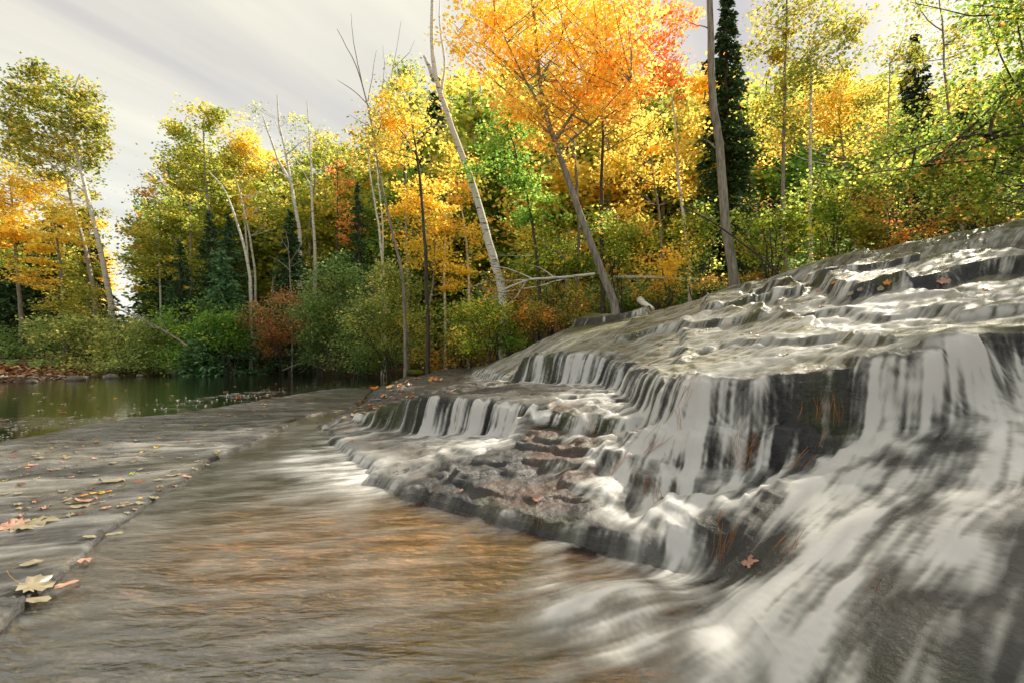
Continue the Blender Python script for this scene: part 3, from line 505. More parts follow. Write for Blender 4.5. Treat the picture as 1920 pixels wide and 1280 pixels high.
def crown_mesh(tb, trunks, ells, pal, leaf, lai, cr, twig=.012, up=.5, flat=.55, pointed=False, reach=.45, bare=0.0, lowlim=-9, tw=.2):
    Cs = []; Ks = []; nc_ = len(PAL[pal][0]); wts = np.array(PAL[pal][1]); wts = wts/wts.sum()
    for (cx, cy, cz, rx, rz, den) in ells:
        ry = rx*.8; area = math.pi*rx*rz; n = int(lai*den*area/(leaf*leaf*.38)); ncl = max(5, int(1.0*rx*ry*rz*4.2/(cr**3*4.2)*.55+area/(cr*cr*2.2)))
        q = rng.normal(size=(ncl, 3)); q /= np.linalg.norm(q, axis=1, keepdims=True); q *= (rng.random(ncl)**.42)[:, None]
        ctr = np.array([cx, cy, cz])+q*np.array([rx, ry, rz]); share = rng.gamma(2.2, 1.0, ncl); share /= share.sum()
        for i in range(ncl):
            c = ctr[i]
            if c[2] < lowlim: continue
            tr = trunks[rng.integers(len(trunks))]; dd = np.hypot(tr[:, 0]-c[0], tr[:, 1]-c[1]); zt = c[2]-reach*dd-.1; k = int(np.argmin(np.abs(tr[:, 2]-zt)+.15*dd)); a = tr[k]
            mid = (a+c)/2+np.array([0, 0, -.06*np.linalg.norm(c-a)])+rng.normal(0, .05*np.linalg.norm(c-a)+.01, 3)
            ln = np.linalg.norm(c-a)
            if tb is not None and rng.random() < tw: p = spline([a, mid, c], 6, .012*ln); r = min(.010+.006*ln, .03)*twig/.012; tb.tube(p, np.linspace(r, r*.25, 6), 4)
            m = int(n*share[i]);
            if m < 1 or rng.random() < bare: continue
            s = cr*rng.uniform(.6, 1.3); g = rng.normal(size=(m, 3))*np.array([s, s, s*flat])*.62
            al = rng.random(m)[:, None]*.35; base = c+(mid-c)*al; Cs.append(base+g); Ks.append(np.full(m, rng.choice(nc_, p=wts)))
    C = np.concatenate(Cs); K = np.concatenate(Ks); return leaves(C, leaf, cols(pal, K, len(C)), up, pointed)
def wpath(path, Y, dY=0.0, ground=True, n=22, wob=.03):
    ground = ground and path[0][1] > 410
    pts = [P(u, v, Y+dY*i/max(1, len(path)-1)) for i, (u, v) in enumerate(path)]
    if ground:
        x, y, z = pts[0]; g = float(zrock(x, y)); 
        if z > g+.05: pts = [(x, y, g-.1)]+pts
        else: pts[0] = (x, y, g-.15)
    return spline(pts, n, wob)
def tree(name, label, cat, Y, trunks, r, ells, pal, leaf=.12, lai=2.2, cr=.5, bark='bark', group=None, dY=0, limbs=(), k=7, pointed=False, up=.5, flat=.55, reach=.45, wob=.012, twig=.012, bare=0, top=.25, crownY=0):
    TR = [wpath(t, Y+.25*i*(1 if i % 2 else -1), dY, True, 24, wob) for i, t in enumerate(trunks)]
    b = TR[0][0].copy(); b[2] += .1; root = empty(name, tuple(float(q) for q in b), label, cat, group)
    tb = TB(); br = TB()
    for i, t in enumerate(TR): rr = r*(1 if i == 0 else .75); rad = np.linspace(rr, rr*top, len(t)); rad[0] *= 1.35; rad[1] *= 1.1; tb.tube(t, rad, k)
    for path, lr in limbs: p = spline([P(u, v, Y+yy) for u, v, yy in path], 12, .01); q_ = TB(); q_.tube(p, np.linspace(lr, lr*.25, 12), 5); q_.build('branch', M[bark if bark in ('bark', 'darkbark', 'dead', 'birch') else 'bark'], root, b)
    E = [((u-U0)/F*(Y+crownY), Y+crownY, CH-(v-VH)/F*(Y+crownY), ru/F*Y, rv/F*Y, dn) for u, v, ru, rv, dn in ells]
    if E:
        V, Fq, c = crown_mesh(tb, TR+[spline([P(a_, b_, Y+y_) for a_, b_, y_ in pth], 12, 0) for pth, _ in limbs], E, pal, leaf, lai, cr, twig, up, flat, pointed, reach, bare)
        o = mesh('crown', V-b, Fq, M['leaf'], root, {'col': c})
    tb.build('trunk', M[bark], root, b)
    return root
def shrub(label, Y, u, v, ru, rv, pal, leaf=.07, lai=2.4, cr=.3, name='shrub', group=None, ells=None, stems=7, pointed=False, bark='darkbark', depth=1.0, cat='shrub', sr=.02, reach=.9):
    x, y, _ = P(u, v, Y); g = float(zrock(x, y)); cz = CH-(v-VH)/F*Y; rx, rz = ru/F*Y, rv/F*Y
    b = np.array([x, y, max(g, -.02)-.03]); root = empty(name, tuple(float(q) for q in b), label, cat, group); tb = TB(); TR = []
    top = cz+rz*.8
    for i in range(stems):
        a = rng.uniform(0, 6.28); q = rng.random()**.6; e = np.array([x+math.cos(a)*rx*q, y+math.sin(a)*rx*q*.7, top-(top-b[2])*.45*q+rng.normal(0, .05)])
        s0 = b+np.array([rng.normal(0, .12*rx), rng.normal(0, .1*rx), 0]); m = (s0+e)/2+np.array([-(e[0]-s0[0])*.15, 0, .1]); p = spline([s0, m, e], 14, .015); TR.append(p); tb.tube(p, np.linspace(sr, sr*.25, 14), 4)
    E = [(x, y, cz, rx, rz, 1.0)]+[((uu-U0)/F*Y, Y, CH-(vv-VH)/F*Y, a/F*Y, c/F*Y, dn) for uu, vv, a, c, dn in (ells or [])]
    V, Fq, c = crown_mesh(tb, TR, E, pal, leaf, lai, cr, .006, .4, .75, pointed, reach, lowlim=b[2]+.03)
    mesh('foliage', V-b, Fq, M['leaf'], root, {'col': c}); tb.build('stems', M[bark], root, b); return root
def spruce_parts(h, w, nl, dens=1.0, dark=1.0):
    tb = TB(); tb.tube([(0, 0, -.1), (0, 0, h*.5), (0, 0, h)], [h*.013+.02, h*.008+.01, .008], 6); C = []; A = []
    for i in range(nl):
        f = (i+.5)/nl; z = h*(.06+.93*f); R = 1.35*w*(1-f)**.75*rng.uniform(.75, 1.1)+.06
        for j in range(int(7+4*(1-f))):
            a = rng.uniform(0, 6.28); r = R*rng.uniform(.65, 1.1); e = np.array([math.cos(a)*r, math.sin(a)*r, z-r*.28+r*.1]); zj = rng.normal(0, .45*h/nl); s = np.array([0, 0, min(z+zj, h*.99)]); e[2] += zj; m = (s+e)/2+np.array([0, 0, -.08*r]); p = spline([s, m, e], 5, 0); tb.tube(p, np.linspace(.006+.01*r, .004, 5), 3)
            k = int((14+46*r/w)*dens); t = rng.random(k)**.7; q = s+(e-s)*t[:, None]; d = (e-s)/np.linalg.norm(e-s); sd_ = np.cross(d, [0, 0, 1.]); off = rng.normal(0, .10*r+.04, k)[:, None]*sd_*(t[:, None]*.5+.5); q = q+off+np.array([0, 0, -1])*np.abs(rng.normal(0, .11*r+.03, k))[:, None]; C.append(q); dir_ = d*.8+sd_*np.sign(off@sd_)[:, None]*.6+rng.normal(0, .25, (k, 3)); dir_[:, 2] -= .15; A.append(dir_)
    C = np.concatenate(C); D = np.concatenate(A); D /= np.linalg.norm(D, axis=1, keepdims=True); L_ = rng.uniform(.6, 1.3, len(C))[:, None]*w*.13; B = np.cross(D, rng.normal(size=D.shape)); B /= np.linalg.norm(B, axis=1, keepdims=True); B *= L_*.22
    V = np.stack([C-D*L_*.5, C+B, C+D*L_*.5, C-B], 1).reshape(-1, 3); base = np.array([.06, .12, .055])*dark; c = base*rng.uniform(.5, 1.8, (len(C), 1))+rng.random((len(C), 1))*np.array([.02, .03, .0])
    return tb, V, np.arange(len(V)).reshape(-1, 4), np.repeat(c, 4, 0)
def spruce(label, Y, u, vtop, w, dark=1.0, dens=1.0, group=None, nl=None):
    x = (u-U0)/F*Y; g = float(zrock(x, Y)); h = CH-(vtop-VH)/F*Y-g; root = empty('spruce_tree', (x, Y, g), label, 'spruce', group)
    tb, V, Q4, c = spruce_parts(h, w/F*Y, nl or int(min(34, 10+h*2.2)), dens, dark); mesh('crown', V, Q4, M['needle'], root, {'col': c}); tb.build('trunk', M['darkbark'], root); return root
# ---- left bank
tree('poplar_tree', 'tall leaning pale-trunked poplar at the far left, its crown rising highest against the sky', 'poplar', 26, [[(208, 575), (190, 480), (165, 380), (145, 290), (128, 200), (150, 140)]], .17,
     [(150, 205, 55, 75, 1.1), (60, 175, 55, 60, 1.0), (110, 270, 85, 60, .8), (175, 255, 38, 60, .8), (20, 235, 55, 80, .8), (70, 130, 28, 26, .8)], 'ygo', .17, 2.3, .42, 'birch', limbs=[([(160, 360, 0), (110, 320, .3), (40, 260, .5), (5, 200, .6)], .07)])
tree('poplar_tree', 'slimmer tan trunk just left of the pale leaning poplar, bearing yellow-green leaves', 'poplar', 27, [[(178, 568), (160, 470), (130, 370), (120, 290)]], .16, [(90, 330, 70, 50, .7), (150, 320, 50, 60, .5), (40, 300, 40, 50, .7)], 'ygo', .17, 1.6, .55, 'aspen')
tree('maple_tree', 'golden yellow maple filling the left edge of the photo under the tall poplar', 'maple', 24, [[(40, 600), (30, 480), (20, 350)]], .13, [(20, 360, 70, 60, 1.1), (70, 440, 55, 45, 1.0), (10, 450, 60, 60, .8), (-60, 380, 80, 90, 1), (60, 330, 50, 30, .6)], 'y', .15, 2.2, .6, 'bark', flat=.3)
tree('maple_tree', 'bright yellow maple in layered sprays between the golden maple and the sky gap', 'maple', 23, [[(122, 590), (112, 480), (98, 400)]], .10, [(100, 400, 45, 35, .9), (110, 445, 65, 28, .9), (75, 510, 65, 30, 1.2), (150, 420, 40, 30, .5)], 'y', .14, 2.0, .55, 'bark', flat=.25)
tree('maple_tree', 'small orange-tipped maple behind the pale poplar trunk beside the sky gap', 'maple', 29, [[(165, 570), (168, 450), (160, 360)]], .09, [(165, 400, 38, 70, .8), (150, 500, 40, 60, 1.0)], 'ygo', .16, 1.8, .5, 'bark', flat=.3)
spruce('dark spruce low behind the shrubs at the left edge of the photo', 25, 20, 480, 60, .9)
spruce('dark spruce standing right behind the two poplar trunks on the left', 30, 95, 470, 45, .9)
# ---- left of centre
tree('poplar_tree', 'yellow-green poplar with the tallest rounded crown right of the sky gap', 'poplar', 27, [[(405, 560), (395, 440), (385, 340), (380, 230)]], .14, [(345, 250, 40, 50, 1.1), (395, 240, 35, 45, 1.1), (370, 320, 75, 50, 1.0), (430, 300, 40, 50, .8), (325, 300, 30, 45, .7)], 'yg', .16, 2.2, .5, 'aspen')
tree('birch_tree', 'slender birch with sparse leaves on the right side of the sky gap', 'birch', 25, [[(300, 560), (298, 450), (292, 360), (288, 330)]], .06, [(290, 350, 25, 30, .6), (262, 370, 25, 28, .5), (270, 440, 45, 50, .8)], 'mix', .13, 1.6, .4, 'birch')
tree('maple_tree', 'light green maple in flat sprays directly right of the sky gap', 'maple', 24, [[(345, 580), (330, 470), (310, 400)]], .08, [(300, 430, 62, 55, 1.0), (340, 400, 50, 50, 1.0), (260, 500, 35, 45, .8), (330, 490, 70, 40, .8)], 'yg', .13, 2.1, .5, 'bark', flat=.25)
tree('maple_tree', 'orange and gold maple between the rounded poplar and the bare birch tops', 'maple', 27, [[(470, 560), (462, 440), (450, 330)]], .09, [(445, 250, 28, 40, 1.0), (470, 300, 38, 60, 1.1), (480, 380, 40, 50, .8)], 'yo', .14, 2.1, .4, 'birch')
tree('birch_tree', 'white birch with a forked leafless top, left one of the two bare tops', 'birch', 25, [[(562, 440), (552, 380), (535, 290), (522, 230), (520, 178)], [(548, 350), (520, 300), (500, 240), (492, 215)]], .12, [(560, 250, 28, 40, .5), (480, 215, 30, 25, .35)], 'olive', .12, 1.3, .35, 'birch', limbs=[([(548, 340, 0), (520, 320, .2), (490, 300, .4), (470, 290, .4)], .05), ([(530, 260, 0), (515, 225, .2), (508, 200, .2)], .03), ([(537, 290, 0), (560, 270, 0), (575, 262, 0)], .03)])
tree('birch_tree', 'white birch with a broken leafless tip, right one of the two bare tops', 'birch', 25.5, [[(590, 470), (585, 400), (582, 300), (576, 190)]], .11, [(600, 270, 22, 35, .6), (625, 280, 25, 40, .6)], 'yg', .13, 1.5, .4, 'birch', limbs=[([(583, 350, 0), (565, 315, .2), (550, 290, .2)], .03), ([(580, 330, 0), (600, 320, .2), (618, 318, .2)], .03)])
tree('birch_tree', 'thin white birch with a bent limb behind the twin spruces', 'birch', 23, [[(480, 520), (470, 450), (455, 380), (440, 330)]], .07, [(500, 400, 40, 40, .7), (520, 350, 30, 40, .6)], 'yg', .13, 1.6, .4, 'birch', limbs=[([(476, 400, 0), (490, 385, .1), (515, 378, .1), (530, 382, .1)], .03)])
tree('birch_tree', 'leaning white birch trunk crossing behind the bright green spruce', 'birch', 21.5, [[(470, 525), (455, 450), (435, 390), (415, 350), (390, 320)]], .08, [(420, 350, 30, 30, .5)], 'yg', .12, 1.5, .4, 'birch')
tree('aspen_tree', 'yellow-green aspen grove crown between the birch tops and the bare sapling', 'aspen', 30, [[(612, 520), (610, 420), (605, 280)]], .08, [(610, 280, 32, 45, 1.0), (640, 320, 30, 50, 1.0), (540, 320, 35, 60, .9), (560, 400, 50, 50, .9), (640, 410, 40, 60, .9)], 'yg', .16, 2.0, .5, 'aspen')
tree('maple_tree', 'thin maple with scattered red leaves beside the small dark spruce', 'maple', 24, [[(633, 560), (634, 420), (632, 290)]], .07, [(640, 340, 28, 50, .7), (655, 420, 30, 50, .6)], 'r', .11, 1.1, .4, 'darkbark')
spruce('left and taller of the twin dark green spruces left of centre', 23, 393, 392, 42)
spruce('right one of the twin dark green spruces, in front of the leaning birch', 22, 428, 395, 48, 1.2)
spruce('slim dark spruce in front of the grey dead trunk, left of the twin spruces', 22.5, 338, 445, 32)
spruce('dark spruce behind the bare shrub, below the two bare birch tops', 23, 545, 395, 55, .95)
spruce('small pointed dark spruce just left of the yellow birch thicket', 21, 672, 340, 34, .9)
spruce('bright green young fir bushing out in front of the twin spruces', 20, 415, 470, 62, 2.0, 1.3)
tree('dead_tree', 'brown dead conifer trunk with wispy twigs left of the twin spruces', 'dead tree', 24, [[(358, 560), (356, 460), (355, 365)]], .10, [], 'mix', bark='bark', limbs=[([(356, 400, 0), (345, 410, .1), (335, 420, .2)], .02), ([(356, 430, 0), (372, 440, .1), (382, 450, .2)], .02)])
tree('bare_sapling', 'small leafless tan sapling standing above the rust-orange shrub', 'sapling', 19, [[(548, 560), (545, 500), (540, 455), (535, 430)]], .035, [], 'mix', bark='dead', limbs=[([(546, 510, 0), (525, 490, .1), (505, 480, .2)], .018), ([(545, 490, 0), (560, 465, .1), (575, 440, .2)], .018), ([(543, 475, 0), (528, 450, .1), (520, 430, .2)], .014), ([(546, 500, 0), (562, 490, .1), (582, 470, .2)], .014)])
# ---- centre
tree('bare_tree', 'leafless thin leaning tree whose twigs stand against the sky left of the orange maple', 'bare tree', 14, [[(760, 540), (735, 430), (712, 330), (690, 200), (665, 120), (632, 55)]], .055, [], 'mix', bark='bark', top=.15,
     limbs=[([(692, 200, 0), (670, 175, .1), (645, 158, .2), (632, 150, .2)], .018), ([(690, 190, 0), (700, 130, .1), (706, 95, .1)], .016), ([(680, 160, 0), (668, 110, 0), (660, 60, 0), (658, 25, 0)], .02), ([(700, 240, 0), (680, 230, .1), (655, 215, .1)], .014), ([(705, 260, 0), (725, 200, .1), (735, 130, .1), (752, 40, .2)], .02), ([(735, 130, .1), (765, 100, .2), (778, 75, .2)], .012), ([(715, 300, 0), (690, 285, .1), (670, 270, .1)], .012), ([(700, 220, 0), (716, 180, .1), (722, 120, .1), (718, 85, .1)], .014)])
tree('maple_tree', 'golden-yellow maple with a crooked dark trunk left of the big leaning birch', 'maple', 14, [[(802, 560), (795, 440), (785, 330), (775, 250), (768, 180)]], .075, [(750, 200, 45, 50, 1.0), (710, 230, 35, 35, .8), (790, 230, 40, 50, .7), (740, 280, 50, 35, .8), (770, 150, 35, 30, .6)], 'yo', .10, 2.0, .4, 'darkbark', limbs=[([(785, 300, 0), (755, 250, .2), (715, 210, .3)], .035), ([(782, 270, 0), (810, 240, .1), (835, 233, .1)], .03)])
tree('birch_tree', 'green pointed-crown birch behind the bare twigs, left of the leaning birch top', 'birch', 19, [[(765, 520), (762, 350), (758, 180)]], .08, [(758, 130, 32, 40, .9), (735, 190, 50, 40, .8), (790, 190, 40, 50, .8), (700, 250, 40, 40, .7)], 'olive', .12, 1.9, .4, 'bark')
tree('birch_tree', 'big lichen-marked white birch leaning left in the centre, with a broken forked top', 'birch', 13, [[(945, 555), (930, 500), (912, 440), (888, 350), (860, 270), (835, 200), (815, 145), (808, 60), (812, -30)], [(817, 150), (808, 130), (795, 105)]], .145, [], 'mix', bark='birch', k=10, top=.3, wob=.008, limbs=[([(838, 237, 0), (815, 236, .1), (790, 245, .2), (778, 262, .2)], .03), ([(825, 190, 0), (835, 120, .2), (822, 40, .3), (826, -20, .4)], .05)])
tree('birch_tree', 'thin white birch with scattered leaves, at the left side of the yellow thicket', 'birch', 20, [[(722, 540), (712, 430), (695, 330), (688, 270)], [(716, 420), (706, 330), (700, 290)]], .075, [(690, 250, 38, 40, .6), (670, 290, 30, 30, .4)], 'mix', .11, 1.5, .35, 'birch')
tree('birch_tree', 'slim white birch in the yellow thicket left of the big leaning birch', 'birch', 17, [[(835, 600), (832, 500), (838, 400), (845, 320)]], .06, [(850, 330, 45, 60, .9), (840, 420, 50, 60, .9)], 'y', .10, 2.0, .35, 'birch', flat=.35)
tree('birch_tree', 'slim birch stem directly behind the base of the big leaning birch', 'birch', 18, [[(880, 520), (872, 420), (858, 330)]], .06, [(890, 350, 30, 50, .7), (900, 440, 35, 50, .8)], 'y', .11, 1.8, .35, 'birch', flat=.35)
tree('maple_tree', 'deep yellow maple in drooping layers low in the centre thicket', 'maple', 15, [[(800, 600), (815, 500), (812, 380)]], .055, [(810, 370, 55, 60, .9), (800, 460, 65, 55, .9), (850, 520, 50, 40, .8), (740, 380, 45, 60, .7)], 'y', .085, 2.1, .35, 'bark', flat=.3)
tree('maple_tree', 'tall orange maple with the widest crown, trunk leaning left out of the rock edge', 'maple', 11, [[(1155, 578), (1130, 520), (1105, 450), (1075, 360), (1040, 260), (1020, 205), (1008, 120), (1000, 30), (995, -60)]], .115,
     [(1080, 80, 130, 90, 1.2), (930, 80, 95, 70, 1.0), (980, 190, 95, 60, .9), (1120, 190, 100, 75, 1.0), (900, 20, 75, 45, .8), (1050, -40, 200, 80, 1.1), (1180, 100, 80, 90, .9), (1040, 280, 60, 35, .35), (850, 60, 40, 50, .6), (1000, 240, 40, 40, .5)], 'o', .092, 1.75, .28, 'bark', twig=.006, k=9, limbs=[([(1040, 260, 0), (1000, 170, .2), (940, 110, .3), (860, 60, .5)], .045), ([(1045, 260, 0), (1090, 190, .2), (1130, 100, .3), (1150, 20, .3)], .04), ([(1025, 215, 0), (985, 150, -.2), (930, 40, -.4)], .035), ([(1012, 150, 0), (1050, 80, -.2), (1070, 0, -.4)], .03), ([(1050, 280, 0), (1110, 230, -.2), (1180, 150, -.5)], .03)], reach=.8)
tree('maple_tree', 'fiery red-orange maple behind the right half of the big orange maple', 'maple', 12.5, [[(1130, 560), (1125, 420), (1130, 250), (1125, 60)]], .085, [(1230, 100, 75, 80, 1.1), (1180, 20, 110, 70, 1.0), (1270, 40, 55, 60, 1.0), (1150, 180, 60, 60, .6), (1290, 130, 35, 50, .7)], 'r', .09, 1.2, .28, 'darkbark', twig=.006, reach=.7)
tree('maple_tree', 'orange maple with dark straight stem rising above the photo between the orange crowns', 'maple', 13, [[(1080, 560), (1085, 400), (1070, 200), (1050, -20)]], .07, [(1000, 10, 110, 60, .9), (1100, 120, 70, 70, .6), (1190, 230, 60, 45, .5)], 'yo', .09, 1.8, .38, 'bark', reach=.6)
tree('maple_tree', 'leafy green maple hanging between the leaning birch and the orange maple', 'maple', 12.5, [[(1010, 560), (1000, 430), (975, 320), (955, 250)]], .06, [(940, 250, 75, 45, 1.1), (900, 290, 45, 35, .9), (985, 320, 60, 40, .9), (1000, 390, 75, 45, .9), (930, 215, 50, 30, .6)], 'g', .09, 2.1, .35, 'darkbark', flat=.4)
tree('maple_tree', 'yellow maple behind the right side of the orange crown, left of the crooked trunk', 'maple', 15, [[(1240, 540), (1235, 400), (1215, 250)]], .07, [(1215, 270, 65, 60, .9), (1160, 300, 60, 50, .7), (1260, 330, 50, 60, .8), (1180, 380, 50, 50, .6)], 'yo', .10, 1.9, .38, 'bark')
tree('birch_tree', 'white birch trunk with dark knots left of the crooked trunk, in yellow leaves', 'birch', 12.5, [[(1290, 545), (1283, 440), (1270, 350), (1265, 250), (1258, 170)]], .065, [(1280, 270, 40, 60, .6), (1290, 210, 30, 50, .4)], 'y', .095, 1.5, .35, 'birch')
tree('aspen_tree', 'tall crooked grey-brown trunk rising out of the top of the photo right of centre', 'aspen', 9.8, [[(1380, 545), (1372, 480), (1358, 400), (1352, 300), (1350, 250), (1338, 180), (1334, 80), (1333, -40)]], .105, [], 'ygo', bark='bark', k=10, top=.6, wob=.012, limbs=[([(1352, 295, 0), (1340, 275, 0), (1325, 262, .1), (1310, 262, .1)], .02), ([(1335, 60, 0), (1310, 50, .1), (1285, 38, .2)], .015)])
# ---- right
spruce('tall dark spruce behind the crooked trunk, its top leaving the photo', 15, 1362, -30, 62, .75, 1.5, nl=46)
spruce('dark spruce against the pale sky in the upper right', 15, 1716, 55, 52, .6, 1.4, nl=34)
tree('aspen_tree', 'olive-leaved aspen with a straight brown trunk right of the tall dark spruce', 'aspen', 12, [[(1478, 520), (1470, 400), (1468, 250), (1472, 100), (1475, -30)]], .075, [(1450, 60, 60, 75, .8), (1510, 100, 60, 80, .8), (1470, 210, 75, 60, .8), (1430, 180, 35, 50, .6), (1520, 10, 60, 50, .6)], 'ygo', .08, 1.7, .35, 'bark')
tree('birch_tree', 'white-barked birch with black knots beside the straight brown aspen trunk', 'birch', 13, [[(1520, 520), (1518, 400), (1518, 250), (1520, 100), (1535, 40), (1550, -30)]], .065, [(1560, 40, 60, 60, .7), (1545, 110, 50, 50, .7), (1590, 90, 40, 60, .6)], 'ygo', .085, 1.6, .35, 'birch')
tree('maple_tree', 'golden maple glowing behind the two trunks in the upper right', 'maple', 15, [[(1600, 500), (1590, 350), (1570, 200)]], .07, [(1530, 210, 75, 60, 1.0), (1590, 180, 60, 60, .9), (1620, 250, 55, 50, .7), (1440, 240, 50, 45, .7)], 'yo', .09, 2.0, .35, 'bark')
tree('aspen_tree', 'thin yellow aspen with see-through crown left of the upper right spruce', 'aspen', 14, [[(1665, 480), (1662, 300), (1668, 120)]], .05, [(1665, 130, 45, 60, .6), (1690, 90, 50, 50, .5), (1650, 220, 50, 60, .7)], 'ygo', .085, 1.3, .35, 'aspen')
tree('aspen_tree', 'sparse aspen reaching the top of the photo right of the upper right spruce', 'aspen', 12, [[(1800, 460), (1790, 300), (1770, 130), (1760, -10)]], .055, [(1780, 90, 60, 60, .6), (1840, 60, 70, 60, .7), (1710, 30, 60, 40, .4), (1800, 190, 60, 60, .6)], 'ygo', .075, 1.4, .35, 'bark')
tree('alder_tree', 'near alder at the right edge whose long dark branches sweep left over the falls', 'alder', 7.4, [[(2060, 420), (2050, 300), (2030, 120), (2000, -60)], [(2080, 400), (1990, 340), (1950, 200), (1930, 60)]], .06,
     [(1850, 240, 110, 90, .8), (1900, 100, 90, 90, .8), (1760, 300, 110, 50, .8), (1990, 180, 110, 160, 1.0), (1860, 360, 110, 50, .8), (1660, 330, 80, 35, .6), (1850, 20, 70, 50, .6)], 'gy', .062, 2.0, .24, 'darkbark', pointed=True, up=.3, limbs=[([(1990, 230, 0), (1900, 242, -.3), (1750, 268, -.5), (1560, 325, -.6)], .022), ([(2000, 300, 0), (1880, 297, -.2), (1720, 312, -.4), (1545, 338, -.5)], .022), ([(1960, 340, 0), (1900, 290, -.2), (1850, 255, -.4)], .014)], reach=.3)
# ---- shrubs along the far shore and the rock
G1 = None
shrub('low dark green shrub at the left edge above the leaf-strewn gravel', 21, 25, 668, 70, 30, 'dk', .11, 2.6, .35)
shrub('strip of dark weeds at the left edge just above the leaf litter', 17.5, 30, 684, 75, 11, 'dk', .09, 3, .2, stems=10)
shrub('strip of dark weeds above the litter below the grey-green shrub', 19, 200, 682, 110, 12, 'olive', .09, 3, .2, stems=12)
shrub('olive shrub mound beneath the tall poplar trunk on the left bank', 20.5, 150, 630, 95, 55, 'olive', .11, 2.8, .4)
shrub('pale green-gold shrub crown just left of the leaning poplar base', 21.5, 130, 565, 70, 45, 'ygo', .11, 2.2, .4)
shrub('round grey-green shrub between the poplar base and the fallen pale branches', 20, 245, 632, 80, 52, 'olive', .11, 2.8, .4)
shrub('leafy green shrub on the bank below the twin spruces', 20, 370, 620, 95, 60, 'g', .105, 2.6, .4)
shrub('fresh green shrub left of the rust-orange shrub', 19, 430, 610, 50, 55, 'g', .10, 2.4, .35)
shrub('dark shrub hugging the waterline below the green ones', 19.5, 300, 670, 110, 26, 'dk', .10, 2.6, .35)
shrub('rust-orange shrub with fine twigs on the far bank', 19, 535, 600, 72, 52, 'rust', .085, 2.2, .3, ells=[(500, 640, 30, 25, .8), (475, 590, 35, 25, .5), (590, 590, 35, 30, .5), (560, 550, 35, 18, .4)])
shrub('dark green shrub overhanging the water right of the rust-orange shrub', 18.5, 600, 650, 60, 36, 'dk', .09, 2.6, .35)
shrub('tall grey-green alder thicket right of the rust-orange shrub', 18, 640, 560, 85, 85, 'dk', .085, 2.5, .4, ells=[(600, 600, 60, 60, .9)])
shrub('olive alder bush leaning over the water in front of the yellow thicket', 16, 730, 600, 95, 80, 'olive', .08, 2.5, .35, ells=[(740, 520, 70, 40, .7)])
shrub('green alder bush reaching the water left of the mossy boulder', 16.5, 680, 655, 80, 40, 'dk', .08, 2.5, .3)
shrub('mixed green and gold bush below the big leaning birch', 14.5, 870, 600, 80, 65, 'gy', .075, 2.3, .3)
shrub('brown-gold brush under the fallen white branches', 13.6, 960, 560, 75, 60, 'mix', .07, 2.2, .28)
shrub('low rusty and green brush at the waterline beside the mossy boulder', 15, 850, 665, 80, 28, 'mix', .075, 2.3, .25)
shrub('dense green bush behind the tall orange maple trunk', 13, 1030, 470, 85, 75, 'gy', .08, 2.3, .3)
shrub('green bush right of the tall orange maple trunk', 12.5, 1160, 460, 80, 85, 'gy', .075, 2.2, .3)
shrub('bushy undergrowth on the bank left of the orange maple foot', 12.6, 1050, 570, 80, 40, 'mix', .065, 2.2, .25)
shrub('bright yellow bush right of the white log end', 11, 1252, 505, 45, 42, 'y', .07, 2.0, .22, ells=[(1275, 480, 25, 25, .7)], stems=5)
shrub('gold-flecked green bush between the birch and the crooked trunk', 12, 1310, 450, 60, 80, 'gy', .07, 2.0, .28)
shrub('leafy hazel bush directly right of the crooked trunk', 10, 1440, 430, 75, 90, 'gy', .062, 2.0, .22, pointed=True)
shrub('broad hazel bush in the middle of the right bank', 9.6, 1560, 400, 85, 95, 'gy', .06, 2.0, .22, pointed=True)
shrub('hazel bush with orange leaves low on the right bank', 9.2, 1660, 410, 80, 75, 'mix', .055, 2.0, .22, pointed=True)
shrub('green hazel bush below the upper right spruce', 9.6, 1700, 300, 90, 90, 'gy', .06, 1.9, .22, pointed=True)
shrub('orange-gold brush at the right edge above the crest of the falls', 8.4, 1850, 395, 100, 45, 'mix', .05, 2.3, .2, pointed=True)
shrub('dark-stemmed hazel bush behind the sweeping alder branches', 9, 1830, 300, 90, 90, 'gy', .058, 1.9, .22, pointed=True)
for k, (u, v, Y, ru, rv) in enumerate([(1230, 548, 11.2, 60, 16), (1340, 528, 10.8, 60, 18), (1450, 512, 10.3, 60, 18), (1560, 490, 9.8, 60, 20), (1680, 470, 9.2, 60, 20), (1800, 450, 8.6, 60, 20), (1000, 615, 12.8, 50, 22), (930, 648, 13.6, 55, 22), (880, 640, 14.5, 60, 30)]):
    shrub('low gold and brown brush growing along the top edge of the rock', Y, u, v, ru, rv, 'mix', .055, 2.0, .16, name='brush', cat='undergrowth', group='low brush along the rock crest', stems=12, sr=.009)
shrub('thick olive and gold bush hiding the foot of the big leaning birch', 12.2, 925, 600, 60, 55, 'gy', .065, 2.5, .25, ells=[(880, 640, 60, 35, 1)])
shrub('brown and green brush heap between the leaning birch foot and the orange maple foot', 11.9, 1010, 590, 65, 42, 'mix', .06, 2.5, .22)
shrub('deep green fern-like brush on the slope above the first rock step', 12.3, 960, 640, 55, 24, 'g', .06, 2.4, .2)
tree('alder_tree', 'tall alder added at the top right corner, its mostly unseen crown shading the falls', 'alder', 6.6, [[(2120, 420), (2080, 200), (2000, -40), (1900, -180)]], .08, [(1790, -110, 170, 80, 1.0), (1930, -60, 120, 90, 1.0), (1880, 20, 60, 50, .7)], 'gy', .065, 1.1, .25, 'darkbark', pointed=True, up=.3, reach=.3)  # alder added for its shade: crown, mostly out of frame, screens near falls from sun
